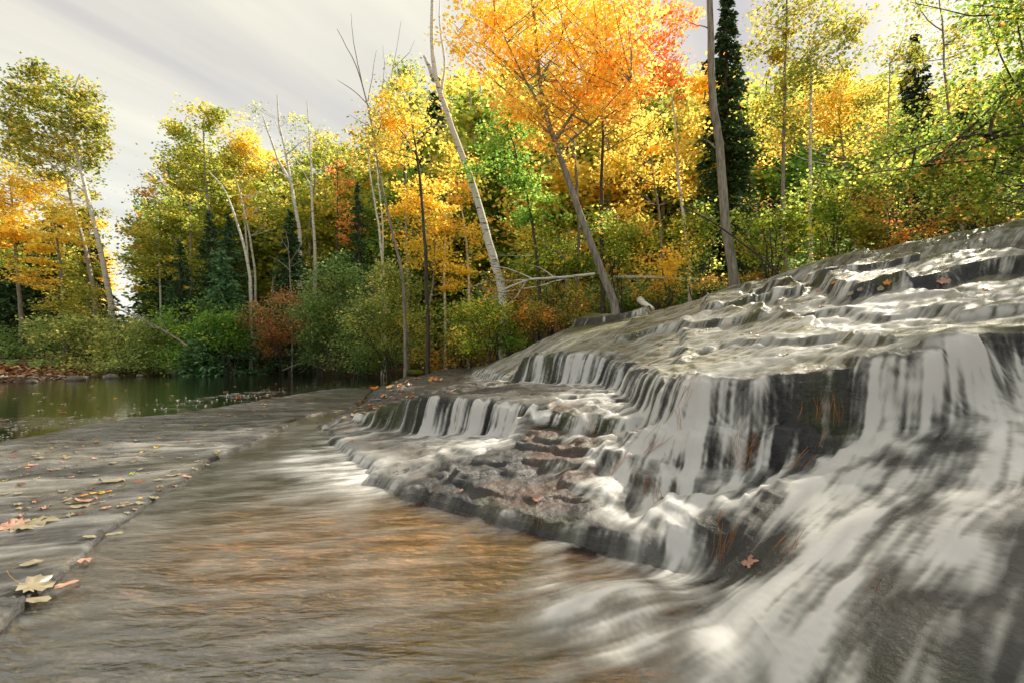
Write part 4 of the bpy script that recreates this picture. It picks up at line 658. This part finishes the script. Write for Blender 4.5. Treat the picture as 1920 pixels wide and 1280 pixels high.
# ---- dense forest behind, copies of a few trees
def skyv(u): return np.interp(u, [-500, -50, 180, 198, 204, 244, 250, 280, 330, 640, 760, 900, 1300, 1600, 1900, 2400], [330, 350, 400, 450, 560, 560, 450, 370, 285, 290, 220, 130, 120, 150, 140, 100])
def proto(name, label, cat, pal, bark, conif=False):
    if conif:
        root = empty(name, (0, 0, 0), label, cat, label); tb, V, Q4, c = spruce_parts(10, 2.0, 26, .8, .9); mesh('crown', V, Q4, M['needle'], root, {'col': c}); tb.build('trunk', M['darkbark'], root); return root
    root = empty(name, (0, 0, 0), label, cat, label); t = spline([(0, 0, -.6), (.15, 0, 3), (-.1, .1, 6.5), (.05, 0, 9.4)], 16, .03); tb = TB(); tb.tube(t, np.linspace(.12, .03, 16), 6); br = TB()
    E = [(0, 0, 7.6, 1.3, 2.2, 1), (.7, 0, 5.6, 1.3, 1.5, .9), (-.8, .1, 5.2, 1.3, 1.5, .9), (.3, 0, 3.2, 1.5, 1.4, .7), (-.6, 0, 2.0, 1.3, 1.4, .6)]
    V, Fq, c = crown_mesh(tb, [t], E, pal, .19, 2.3, .6, .012, .5, .5); mesh('crown', V, Fq, M['leaf'], root, {'col': c}); tb.build('trunk', M[bark], root); return root
protos = [proto('aspen_tree', 'yellow-green aspen in the dense forest behind the bank', 'aspen', 'yg', 'aspen'), proto('maple_tree', 'golden maple in the dense forest behind the bank', 'maple', 'y', 'bark'), proto('birch_tree', 'white-trunked birch with green and gold leaves in the forest behind', 'birch', 'gy', 'birch'),
          proto('maple_tree', 'green maple in the dense forest behind the bank', 'maple', 'g', 'darkbark'), proto('spruce_tree', 'dark spruce in the dense forest behind the bank', 'spruce', 'g', 'darkbark', True)]
used_p = set()
def place(pi, x, y, h, rz):
    p = protos[pi]
    if pi in used_p:
        r = p.copy(); COL.objects.link(r)
        for ch in [c_ for c_ in bpy.data.objects if c_.parent == p]: c2 = ch.copy(); COL.objects.link(c2); c2.parent = r
    else: r = p; used_p.add(pi)
    s = h/9.6; r.location = (x, y, float(zrock(x, y))-.1); r.scale = (s*1.15, s*1.15, s); r.rotation_euler = (0, 0, rz); return r
rows = [(28, 62, 0), (33, 62, 25), (39, 65, 50), (46, 62, 10), (55, 50, 30)]
cop = []
for Y, st, off in rows:
    for u in np.arange(-420+off, 2400, st):
        uj = u+rng.uniform(-20, 20); Yj = Y+rng.uniform(-2, 2)
        if u > 1000: Yj *= .8 if Y < 40 else .9
        if Yj < 31 and u < 700: Yj += 2
        vt = float(skyv(uj))+rng.uniform(0, 90)*(1 if Y < 45 else .6)
        half = 1.7/Yj*F
        if 202-half*.7 < uj < 246+half*.7: continue
        x = (uj-U0)/F*Yj; g = float(zrock(x, Yj)); h = CH-(vt-VH)/F*Yj-g
        if h < 2.5: continue
        pi = rng.choice(5, p=[.38, .09, .24, .17, .12] if u < 1300 else [.34, .13, .27, .15, .11]); cop.append((pi, x, Yj, h))
def where(u): return 'behind the left bank beside the sky gap' if u < 245 else 'behind the twin spruces left of centre' if u < 640 else 'behind the yellow thicket' if u < 900 else 'behind the big orange maple' if u < 1320 else 'behind the hazel bushes on the right'
kinds_ = ['yellow-green aspen', 'golden maple', 'white birch with mixed leaves', 'green maple', 'dark spruce']
for pi, x, Yj, h in cop:
    o = place(pi, x, Yj, h, rng.uniform(0, 6.28)); w_ = where(x/Yj*F+U0); o['label'] = '%s in the forest %s' % (kinds_[pi], w_); o['group'] = '%s trees %s' % (kinds_[pi], w_)
# low dark growth that closes the view under the trees
gapL = [(u, Y) for Y in (24, 30, 38) for u in np.arange(-400, 2400, 90)]
up_ = None; m_lab = 'leafy underwood bush in the shade under the forest trees'
for u, Y in gapL:
    uj = u+rng.uniform(-30, 30); Yj = Y*(.62 if uj > 1050 else (.8 if uj > 760 else 1)); x = (uj-U0)/F*Yj; y = Yj; g = float(zrock(x, y))
    if g < .15: continue
    if up_ is None:
        up_ = shrub(m_lab, Y, uj, VH-(g+.9-CH)/Y*F, 60, 40, 'dk', .12, 2.6, .4, group='underwood bushes beneath the forest'); ub = up_.location.copy(); continue
    c_ = up_.copy(); COL.objects.link(c_); c_['label'] = 'leafy underwood bush in the shade '+where(uj); c_['group'] = 'underwood bushes '+where(uj); c_.location = (x, y, g-.05); s = rng.uniform(.8, 1.3)*(.75 if uj > 1050 else 1); c_.scale = (s*1.2, s*1.2, s); c_.rotation_euler = (0, 0, rng.uniform(0, 6.28))
    for ch in [q for q in bpy.data.objects if q.parent == up_]: c2 = ch.copy(); COL.objects.link(c2); c2.parent = c_
# ---------------------------------------------------------------- fallen leaves, needles, logs, stones
def leafshape(kind):
    if kind == 'maple':
        h_ = [(.07, -.24), (.28, -.36), (.25, -.2), (.42, -.13), (.33, -.02), (.56, .12), (.40, .15), (.43, .29), (.25, .19), (.15, .2), (.23, .38), (.12, .40)]; pts = [(0, -.34)]+h_+[(.02, .64)]+[(-a*.93, b+.03) for a, b in h_[::-1]]
    elif kind == 'oval':
        pts = [(.24*math.sin(a)*(1-.25*math.cos(a)), -.5*math.cos(a)) for a in np.linspace(0, 2*math.pi, 12, endpoint=False)]
    else:
        pts = [(.40*math.sin(a), -.42*math.cos(a)) for a in np.linspace(0, 2*math.pi, 12, endpoint=False)]; pts[6] = (0, .56)
    return np.array(pts)
def leafobj(kind, col, cup=.12, seed=0):
    r = np.random.default_rng(seed); p = leafshape(kind); n = len(p); V = [(0, 0, .02)]
    for k, f in enumerate((.55, 1.0)):
        for q in p: V.append((q[0]*f, q[1]*f, .02+cup*f*f*(q[0]**2+q[1]**2)+(.06*r.normal() if f == 1 else .015*r.normal())))
    T3 = [(0, 1+i, 1+(i+1) % n) for i in range(n)]; T4 = [(1+i, 1+n+i, 1+n+(i+1) % n, 1+(i+1) % n) for i in range(n)]
    s = len(V); b = p[0]; 
    for i in range(5):
        f = i/4; V += [(b[0]-.008, b[1]-.4*f, .02+.22*f*f), (b[0]+.008, b[1]-.4*f, .02+.22*f*f)]
    T4 += [(s+2*i, s+2*i+1, s+2*i+3, s+2*i+2) for i in range(4)]
    c = np.tile(np.array(col), (len(V), 1))*r.uniform(.75, 1.25, (len(V), 1)); c[0] *= .8; c[s:] = np.array([.35, .16, .04])
    return np.array(V), T3, T4, np.clip(c, 0, 1)
LC = {'pale': (.30, .26, .17), 'cream': (.29, .25, .17), 'yellow': (.66, .42, .06), 'orange': (.70, .26, .03), 'red': (.42, .04, .02), 'brown': (.13, .06, .03), 'pink': (.50, .27, .20), 'green': (.30, .36, .08)}
_cache = {}
def flowang(x, y): return math.atan2(float(samp(vy, np.array([y*0+x]), np.array([y]))[0]) if False else float(samp(vy, np.float32(x), np.float32(y))), float(samp(vx, np.float32(x), np.float32(y))))
def putleaf(u, v, size, kind, colour, label, group=None, yaw=None, R=None, lift=.006, face=0.0, sx=1.0, pool=False):
    p = hit(u, v, HWv if R is None else R)
    if p is None: return None
    key = (kind, colour, int(rng.integers(3)))
    if key in _cache: o = _cache[key].copy(); COL.objects.link(o)
    else:
        V, T3, T4, c = leafobj(kind, LC[colour], .15, len(_cache)); o = mesh('fallen_leaf', V, [np.array(T3), np.array(T4)], M['wetleaf'], attrs={'col': c}, smooth=True); _cache[key] = o
    for k in ('group',):
        if k in o and not group: del o[k]
    x, y, z = p; e = .03; z = float(max(samp(HWv, np.float32(x), np.float32(y)), z))+lift
    hx = (float(samp(HWv, np.float32(x+e), np.float32(y)))-float(samp(HWv, np.float32(x-e), np.float32(y))))/(2*e); hy = (float(samp(HWv, np.float32(x), np.float32(y+e)))-float(samp(HWv, np.float32(x), np.float32(y-e))))/(2*e)
    hx, hy = np.clip([hx, hy], -1.0, 1.0); nrm = mathutils.Vector((-hx, -hy-face, 1)).normalized()
    a = flowang(x, y)+math.pi/2+(rng.normal(0, .35) if yaw is None else yaw)
    q = nrm.to_track_quat('Z', 'Y').to_euler().to_quaternion(); ax = q @ mathutils.Vector((1, 0, 0)); cur = math.atan2(ax.y, ax.x)
    q = mathutils.Quaternion(nrm, a-cur) @ q
    o.rotation_mode = 'QUATERNION'; o.rotation_quaternion = q; o.location = (x, y, z); o.scale = (size*sx, size, size)
    tag(o, label, 'leaf', group); return o
H0 = HWv
# leaves one can point to
for a in [
 (60, 1100, .125, 'maple', 'cream', 'large pale maple leaf lying flat on the slab near the bottom left', .3), (125, 1098, .07, 'oval', 'pink', 'small curled pale leaf on the crack beside the large pale maple leaf', .9),
 (70, 1128, .08, 'oval', 'pale', 'narrow pale leaf at the slab edge just below the large maple leaf', .2), (60, 1058, .075, 'oval', 'pale', 'oval pale leaf lying alone above the large pale maple leaf', .2),
 (160, 1052, .06, 'round', 'pink', 'brownish pink leaf caught in the notch of the slab edge', .5), (168, 1008, .05, 'oval', 'pale', 'oval cream leaf with upright stalk near the slab edge', .2),
 (215, 1003, .07, 'oval', 'pale', 'cream leaf with upright yellow stalk right on the slab edge', .1), (50, 985, .20, 'maple', 'cream', 'big pale layered leaf in the leaf heap at the left edge', .1),
 (15, 990, .13, 'maple', 'pink', 'dull reddish leaf on top of the leaf heap at the left edge', .6), (85, 975, .10, 'oval', 'green', 'greenish leaf at the right end of the leaf heap', .1),
 (205, 922, .042, 'round', 'orange', 'single bright orange leaf in the middle of the grey slab', .4), (160, 940, .11, 'oval', 'pink', 'long pinkish leaf in the pair left of the bright orange leaf', .1),
 (150, 950, .09, 'oval', 'pale', 'pale leaf under the long pinkish leaf', .1), (182, 925, .07, 'oval', 'yellow', 'yellow sliver of a leaf beside the bright orange leaf', .1),
 (118, 921, .045, 'oval', 'pale', 'small cream leaf left of the pinkish pair of leaves', .1), (45, 891, .05, 'oval', 'yellow', 'yellow oval leaf near the left edge of the slab', .1),
 (248, 889, .055, 'maple', 'green', 'light green crumpled leaf in the middle of the slab', .1), (210, 903, .14, 'oval', 'cream', 'long creamy leaf left of the light green leaf', .1),
 (325, 891, .085, 'oval', 'pale', 'pale oval leaf beside the crack at the slab edge', .1), (220, 827, .05, 'round', 'red', 'dark red leaf on the slab near the pond side', .4),
 (180, 829, .05, 'maple', 'orange', 'orange leaf left of the dark red leaf', .2), (353, 827, .05, 'maple', 'red', 'small red leaf towards the right of the slab', .3), (345, 808, .045, 'round', 'yellow', 'yellow upturned leaf right of the dark debris clump', .8),
 (128, 800, .05, 'maple', 'red', 'red leaf with tall stalk at the rear edge of the slab', .2), (150, 823, .07, 'maple', 'brown', 'brown crumpled leaf at the back of the slab in a small heap', .5),
 (1770, 532, .11, 'maple', 'pink', 'big dull red leaf caught at the small upper cascade', .3), (1757, 512, .085, 'round', 'yellow', 'yellow upright leaf behind the big dull red leaf', .2), (1855, 545, .10, 'maple', 'pink', 'pinkish leaf right of the small upper cascade', .2),
 (1470, 668, .06, 'maple', 'cream', 'cream pointed leaf at the lip of the main fall', .8), (1365, 612, .07, 'maple', 'orange', 'orange leaf on the upper slope among pale ones', .3), (1375, 603, .07, 'oval', 'cream', 'cream leaf overlapping the orange leaf on the upper slope', .2),
 (1195, 624, .08, 'oval', 'cream', 'cream leaf on the mossy slope, upper of a close pair', .5), (1198, 636, .06, 'maple', 'cream', 'cream leaf on the mossy slope, lower of a close pair', .4), (1130, 641, .08, 'maple', 'cream', 'cream leaf on the mossy slope above the first curtain', .2),
 (1250, 605, .09, 'oval', 'pink', 'pinkish leaf high on the mossy slope', .2), (1312, 567, .08, 'oval', 'cream', 'pale leaf near the top edge left of the crooked trunk', .2), (1215, 686, .06, 'maple', 'red', 'red leaf pressed on the lip above the second curtain', .4),
 (1405, 1058, .065, 'maple', 'pink', 'rosy leaf clinging to the dark rock just above the churning foam', .4), (1007, 938, .05, 'maple', 'pink', 'pinkish leaf with red stalk at the end of the brown rock shelf', .9), (864, 921, .035, 'maple', 'pink', 'tiny pale leaf on the brown layered shelf', .3),
 (898, 760, .05, 'round', 'yellow', 'tan leaf on the curtain of the middle cascade', .2), (662, 826, .055, 'round', 'orange', 'glowing orange leaf on the low rock by the pool', .5), (645, 820, .05, 'oval', 'pink', 'pale leaf left of the glowing orange leaf on the low rock', .5), (620, 788, .08, 'maple', 'yellow', 'yellow leaf at the very tip of the low rock', .5),
 (720, 741, .09, 'maple', 'cream', 'pale leaf on the flat rock above the small dark ledges', .3), (850, 732, .09, 'oval', 'pink', 'pinkish leaf on the flat rock left of the first curtain', .1), (910, 692, .12, 'oval', 'cream', 'yellowish leaf on the small rock step below the crest', .2)]:
    u, v, s, kd, cl, lb, yw = a; putleaf(u, v, s, kd, cl, lb, yaw=yw, face=.12 if v < 700 or u > 900 else 0)
# the many small ones
def scatter(n, ubox, poly_fn, colw, lab, group, smin, smax, face=0.0, kinds=('oval', 'round', 'maple')):
    k = 0; tries = 0
    while k < n and tries < n*12:
        tries += 1; u = rng.uniform(*ubox[:2]); v = rng.uniform(*ubox[2:])
        if not poly_fn(u, v): continue
        cl = list(colw)[rng.choice(len(colw), p=np.array(list(colw.values()))/sum(colw.values()))]
        if putleaf(u, v, rng.uniform(smin, smax), kinds[rng.integers(len(kinds))], cl, lab % cl, group % cl, face=face): k += 1
def inp(poly):
    def f(u, v): return float(sdf(np.array([u], np.float32), np.array([v], np.float32), poly)[0]) > 0
    return f
scatter(165, (0, 560, 745, 985), inp([(0, 845), (160, 803), (400, 770), (560, 745), (520, 800), (420, 850), (340, 905), (250, 965), (0, 985)]), {'pale': 4, 'cream': 2.4, 'yellow': 1.2, 'orange': .9, 'pink': 1.5, 'red': .5, 'brown': 1.3}, 'small %s leaf stuck among others on the wet grey slab', 'small %s leaves on the slab', .025, .06)
scatter(34, (630, 830, 700, 790), inp([(640, 786), (680, 757), (715, 738), (760, 722), (800, 735), (740, 755), (690, 772)]), {'orange': 3, 'red': 1, 'pale': 3, 'cream': 2, 'yellow': 1.5, 'brown': 1}, 'small %s leaf in the drift on the flat rock left of the middle cascade', 'small %s leaves drifted on the flat rock', .05, .09)
scatter(30, (650, 830, 705, 732), inp([(664, 732), (700, 716), (830, 704), (830, 712), (730, 728)]), {'orange': 4, 'red': 2, 'pale': 2, 'yellow': 1.5}, 'small %s leaf in the row along the far side of the flat rock', 'small %s leaves in the far row on the rock', .08, .14)
scatter(34, (1060, 1700, 500, 690), inp([(1090, 640), (1300, 570), (1650, 500), (1700, 540), (1400, 640), (1130, 655)]), {'cream': 4, 'pale': 2, 'orange': .8, 'pink': 1.4, 'brown': .8}, 'small %s leaf scattered on the mossy upper slope', 'small %s leaves on the upper slope', .05, .085, .15)
scatter(46, (0, 620, 712, 815), inp([(0, 730), (500, 706), (620, 712), (520, 738), (400, 758), (120, 795), (0, 815)]), {'pale': 4, 'cream': 3, 'orange': 1.2, 'pink': 1.2, 'red': .8}, 'small %s leaf floating on the dark pond', 'small %s leaves afloat on the pond', .06, .12)
# rust-coloured pine needles hanging on the wet faces
m, t = newmat('pine_needle'); M['pin'] = m; d = N(t, 'ShaderNodeBsdfPrincipled', Roughness=.45); d.inputs['Base Color'].default_value = (.40, .16, .035, 1); out(t, d.outputs[0])
def needles(u, v, n, ln, ang, label):
    p = hit(u, v, HWv)
    if p is None: return
    d = np.array([p[0], p[1], p[2]-CH]); d /= np.linalg.norm(d); b = np.array(p)-d*.022; s = p[1]/F; tb = TB(); ax = np.array([math.sin(math.radians(ang)), 0, -math.cos(math.radians(ang))])
    for i in range(n):
        a = math.radians(ang+rng.normal(0, 8)); l = ln*s*rng.uniform(.7, 1.2); dr = np.array([math.sin(a), rng.normal(0, .12), -math.cos(a)]); o0 = np.array([rng.normal(0, .12)*ln*s, 0, rng.normal(0, .18)*ln*s])-dr*l*.5
        bend = np.array([rng.normal(0, .07)*l, -.02*l, 0]); tb.tube([o0, o0+dr*l*.5+bend, o0+dr*l], [.0008, .001, .0005], 4)
    V = np.concatenate(tb.V); Q4 = np.concatenate(tb.Q)
    o = mesh('pine_needles', V, Q4, M['pin'], loc=tuple(float(q) for q in b), smooth=True); tag(o, label, 'pine needles', 'pine needles caught on the wet faces')
for a in [(1280, 735, 5, 60, -25, 'needle tuft below the lip left of the widest white curtain'), (1290, 745, 4, 45, -30, 'needle pair slanting beside the tuft under the lip'), (1275, 800, 4, 50, 5, 'needles hanging on the mossy knob left of the widest curtain'), (1165, 872, 8, 55, -30, 'rusty needle sheaf on the left step beside the narrow curtain'), (1225, 840, 8, 55, -35, 'fan of needles beside the narrow curtain'),
          (1215, 915, 6, 50, 5, 'needles dangling over the lower ledge'), (1235, 935, 5, 40, 15, 'short needles at the end of the lower ledge'), (1378, 850, 4, 60, -15, 'two straight needles right of the widest curtain'), (1405, 865, 9, 70, -28, 'thick needle sheaf under the dark hollow'), (1412, 835, 6, 60, 25, 'crossed needles right under the dark hollow'),
          (1495, 868, 9, 75, -38, 'thick rusty sheaf right of the thin middle strand'), (1502, 768, 3, 45, -20, 'single slanting needles on the mossy boss'), (1536, 768, 4, 45, 0, 'hanging needles right of the mossy boss'), (1555, 768, 4, 50, -8, 'hanging needle pair beside the right curtain'), (1572, 770, 5, 50, 5, 'rightmost needle tuft under the lip of the right curtain'),
          (1355, 1030, 7, 70, -8, 'long needles on the dark rock above the churning foam'), (1372, 1000, 5, 50, -15, 'needles at the top of the dark rock above the foam'), (1345, 970, 4, 35, -35, 'small needles on the wet dome of the lower ledge'), (1480, 1030, 6, 60, -25, 'needles curving down the right of the dark rock above the foam'), (1462, 1020, 4, 40, -35, 'short needles in the middle of the dark rock above the foam'),
          (1112, 812, 3, 60, 0, 'upright needle on the left dark step'), (1145, 815, 4, 35, -60, 'flat-lying needles on the left dark step'), (815, 925, 2, 30, -30, 'lone needle pair on the brown layered shelf'), (1005, 975, 3, 55, -20, 'needles hanging off the end of the brown shelf'), (1540, 820, 3, 40, -20, 'faint needles at the left rim of the right curtain'), (1640, 1095, 3, 50, -30, 'faint needles on the big dark mound')]: needles(*a[:5], 'rusty pine '+a[5])
# wood
def log(name, label, cat, pts, r, mat='birch', limbs=(), Y=None, off=.0):
    W_ = [P(*p) for p in pts]; W_ = spline(W_, max(4, len(W_)*4), .01); b = W_[0].copy(); root = empty(name, tuple(float(q) for q in b), label, cat); tb = TB(); tb.tube(W_, np.linspace(r, r*.6, len(W_)), 10); V = np.concatenate(tb.V); n = 10
    caps = [list(range(n)), list(range(len(V)-n, len(V)))]
    o = mesh('trunk', V-b, [np.concatenate(tb.Q), np.array(caps)], M[mat], root, smooth=True)
    for pts2, r2 in limbs:
        t2 = TB(); p2 = spline([P(*p) for p in pts2], 10, .015); t2.tube(p2, np.linspace(r2, r2*.2, 10), 5); t2.build('branch', M[mat], root, b)
    return root
log('fallen_log', 'short white birch log end sticking out of the brush at the rock edge', 'log', [(1200, 562, 10.9), (1224, 581, 10.3)], .085)
log('fallen_log', 'white birch log lying level behind the yellow bush', 'log', [(1150, 520, 12.5), (1240, 521, 12.3), (1345, 526, 12)], .05)
log('fallen_birch', 'tangle of fallen white birch branches right of the leaning birch', 'fallen tree', [(1115, 514, 12), (1060, 520, 12), (990, 524, 12), (940, 545, 12.2)], .04, 'birch', [([(1070, 518, 12), (1020, 535, 11.9), (960, 545, 11.9)], .03), ([(1000, 524, 12), (960, 505, 12), (930, 500, 12), (905, 515, 12)], .02), ([(1040, 520, 12), (1010, 500, 12), (985, 495, 12)], .018), ([(1020, 523, 12), (975, 527, 11.8), (915, 527, 11.8), (880, 540, 11.8)], .02), ([(985, 530, 12), (965, 560, 11.9), (940, 580, 11.9)], .014), ([(1000, 478, 12), (970, 480, 12), (935, 478, 12)], .014), ([(955, 545, 12.1), (925, 560, 12.1), (890, 562, 12)], .014)])
log('fallen_branch', 'bleached forked branch slanting down behind the leaning birch, pale against the brush', 'branch', [(1060, 485, 12.5), (1030, 462, 12.5), (1000, 440, 12.6)], .025, 'dead', [([(1035, 466, 12.5), (1020, 448, 12.5), (1012, 430, 12.5)], .012)])
log('fallen_branch', 'long pale dead branch with fanned twigs slanting to the left bank', 'branch', [(352, 648, 18.6), (310, 622, 18.8), (270, 600, 19), (210, 575, 19.2)], .04, 'dead', [([(300, 616, 18.8), (265, 612, 18.8), (235, 605, 18.8)], .02), ([(285, 608, 18.9), (255, 590, 18.9), (215, 590, 19)], .02), ([(320, 628, 18.7), (300, 600, 18.8), (280, 585, 18.9)], .015), ([(315, 625, 18.7), (285, 634, 18.6), (262, 642, 18.5)], .012)])
log('driftwood_root', 'pale arching driftwood roots at the waterline below the rust-orange shrub', 'driftwood', [(640, 670, 19.5), (600, 672, 19), (560, 682, 18.6), (530, 694, 18.3)], .03, 'dead', [([(600, 672, 19), (585, 660, 19), (560, 664, 19)], .018), ([(575, 678, 18.8), (600, 690, 18.4), (632, 688, 18.3)], .02), ([(590, 674, 19), (575, 690, 18.5), (560, 700, 18.3)], .016)])
log('driftwood_root', 'dark bent root reaching along the water left of the mossy boulder', 'driftwood', [(850, 662, 17), (810, 668, 17), (790, 672, 17)], .03, 'darkbark', [([(810, 668, 17), (795, 690, 17), (800, 700, 17)], .02)])
log('fallen_branch', 'dark dead pole leaning across in front of the right bank bushes', 'branch', [(1475, 528, 9.3), (1420, 478, 9.4), (1350, 425, 9.5), (1280, 388, 9.6)], .022, 'darkbark', [([(1420, 478, 9.4), (1400, 440, 9.4), (1385, 425, 9.4)], .01)])
log('fallen_branch', 'thin dark pole slanting through the brush left of the orange maple foot', 'branch', [(1130, 640, 12.2), (1060, 590, 12.4), (990, 560, 12.6), (900, 540, 12.8)], .02, 'dead')
def rock(name, label, cat, x, y, z, sx, sy, sz, col, group=None, seed=0, moss=False):
    th = np.linspace(0, 2*math.pi, 15)[:-1]; ph = np.linspace(.02, math.pi-.02, 9); V = np.stack([np.outer(np.sin(ph), np.cos(th)), np.outer(np.sin(ph), np.sin(th)), np.outer(np.cos(ph), np.ones(14))], -1).reshape(-1, 3)
    r = .8+.45*fbm(V[:, 0]*1.3+V[:, 2]+seed*3.1, V[:, 1]*1.3-V[:, 2]*.7, 3, seed); V = V*r[:, None]*np.array([sx, sy, sz]); i = np.arange(8)[:, None]*14+np.arange(14)[None]; j = np.arange(8)[:, None]*14+(np.arange(14)[None]+1) % 14
    c = np.tile(np.array(col), (len(V), 1))*np.random.default_rng(seed).uniform(.8, 1.2, (len(V), 1))
    if moss: c[V[:, 2] > -.1*sz] = (.16, .19, .02)
    o = mesh(name, V, np.stack([i, j, j+14, i+14], -1).reshape(-1, 4), M['rock'], attrs={'col': c, 'wet': np.full(len(V), .1)}, smooth=moss, loc=(x, y, z)); return tag(o, label, cat, group)
x, y, z = P(778, 699, 17.0); rock('mossy_boulder', 'round boulder under bright green moss at the far waterline', 'boulder', x, y, z, .36, .3, .13, (.1, .1, .08), seed=3, moss=True)
for i, (u, w_) in enumerate([(60, .14), (140, .22), (152, .13), (210, .24), (262, .12), (330, .13), (398, .15)]):
    v = np.interp(u, [0, 60, 250, 500], [717, 714, 704, 696]); p = Z(u, v, POND+.05); rock('bank_stone', 'pale stone poking from the leaf litter at the pond edge of the left bank', 'stone', p[0], p[1], POND+.04, w_, w_*.8, w_*.6, (.16, .14, .115), 'larger pale stones along the left bank', seed=i+5)
# gravel and leaf litter of the left bank; leaves on the forest edge
def litter(name, n, u0, u1, vf0, vf1, cols_, sz, kind_label, up=1.2):
    u = rng.uniform(u0, u1, n); v = np.array([rng.uniform(vf0(a), vf1(a)) for a in u]); X = []; 
    for a, b in zip(u, v):
        Y = np.linspace(9, 34, 260).astype(np.float32); x = ((a-U0)/F*Y).astype(np.float32); g = land(x, Y); zz_ = CH-(b-VH)/F*Y; k = np.nonzero(zz_ <= g)[0]
        if len(k): X.append((x[k[0]], Y[k[0]], g[k[0]]+.02+rng.random()*.05))
    C = np.array(X); c = np.array(cols_)[rng.integers(0, len(cols_), len(C))]*rng.uniform(.6, 1.3, (len(C), 1)); V, Fq, cc = leaves(C, sz, np.clip(c, 0, 1), up); return tag(mesh(name, V, Fq, M['wetleaf'], attrs={'col': cc}), kind='stuff')
sv = lambda a: float(np.interp(a, [-60, 0, 60, 250, 500, 600], [724, 720, 716, 706, 697, 696]))
litter('leaf_litter', 4200, -60, 560, lambda a: sv(a)-34, lambda a: sv(a)-1, [(.42, .16, .07), (.50, .26, .12), (.34, .11, .06), (.55, .42, .26), (.22, .09, .05), (.60, .34, .10)], .20, '')
litter('bank_gravel', 1500, -60, 480, lambda a: sv(a)-9, lambda a: sv(a)+1, [(.42, .38, .30), (.30, .28, .24), (.52, .46, .36), (.36, .2, .12)], .22, '')
# flecks of foam on the pond
n = 130; pu = rng.uniform(0, 700, n); pv = np.interp(pu, [0, 160, 400, 560, 700], [826, 796, 762, 735, 712])-np.abs(rng.normal(0, 11, n))*np.interp(pu, [0, 700], [1.2, .5])-2
C = np.array([Z(a, b, POND) for a, b in zip(pu, pv)])+np.array([0, 0, .008]); ang = rng.normal(0, .25, n); s = C[:, 1]/F*rng.uniform(1.2, 4.5, n)*np.interp(pu, [0, 350, 600], [.6, .5, .25]); A_ = np.stack([np.cos(ang), np.sin(ang), 0*ang], 1)*s[:, None]; B_ = np.stack([-np.sin(ang), np.cos(ang), 0*ang], 1)*(s*rng.uniform(.5, 1.3, n))[:, None]
th = np.arange(6)/6*2*math.pi; V = (C[:, None]+A_[:, None]*np.cos(th)[None, :, None]+B_[:, None]*np.sin(th)[None, :, None]); V += rng.normal(0, 1, V.shape)*s[:, None, None]*.18*np.array([1, 1, 0]); V = np.concatenate([V, C[:, None]+np.array([0, 0, .01])], 1); i = np.arange(n)[:, None, None]*7; q = np.arange(6); T = np.stack([np.full(6, 6), q, (q+1) % 6], -1)[None]+i
tag(mesh('foam_flecks', V.reshape(-1, 3), T.reshape(-1, 3), M['wetleaf'], attrs={'col': np.tile([.5, .5, .44], (n*7, 1))}), kind='stuff')
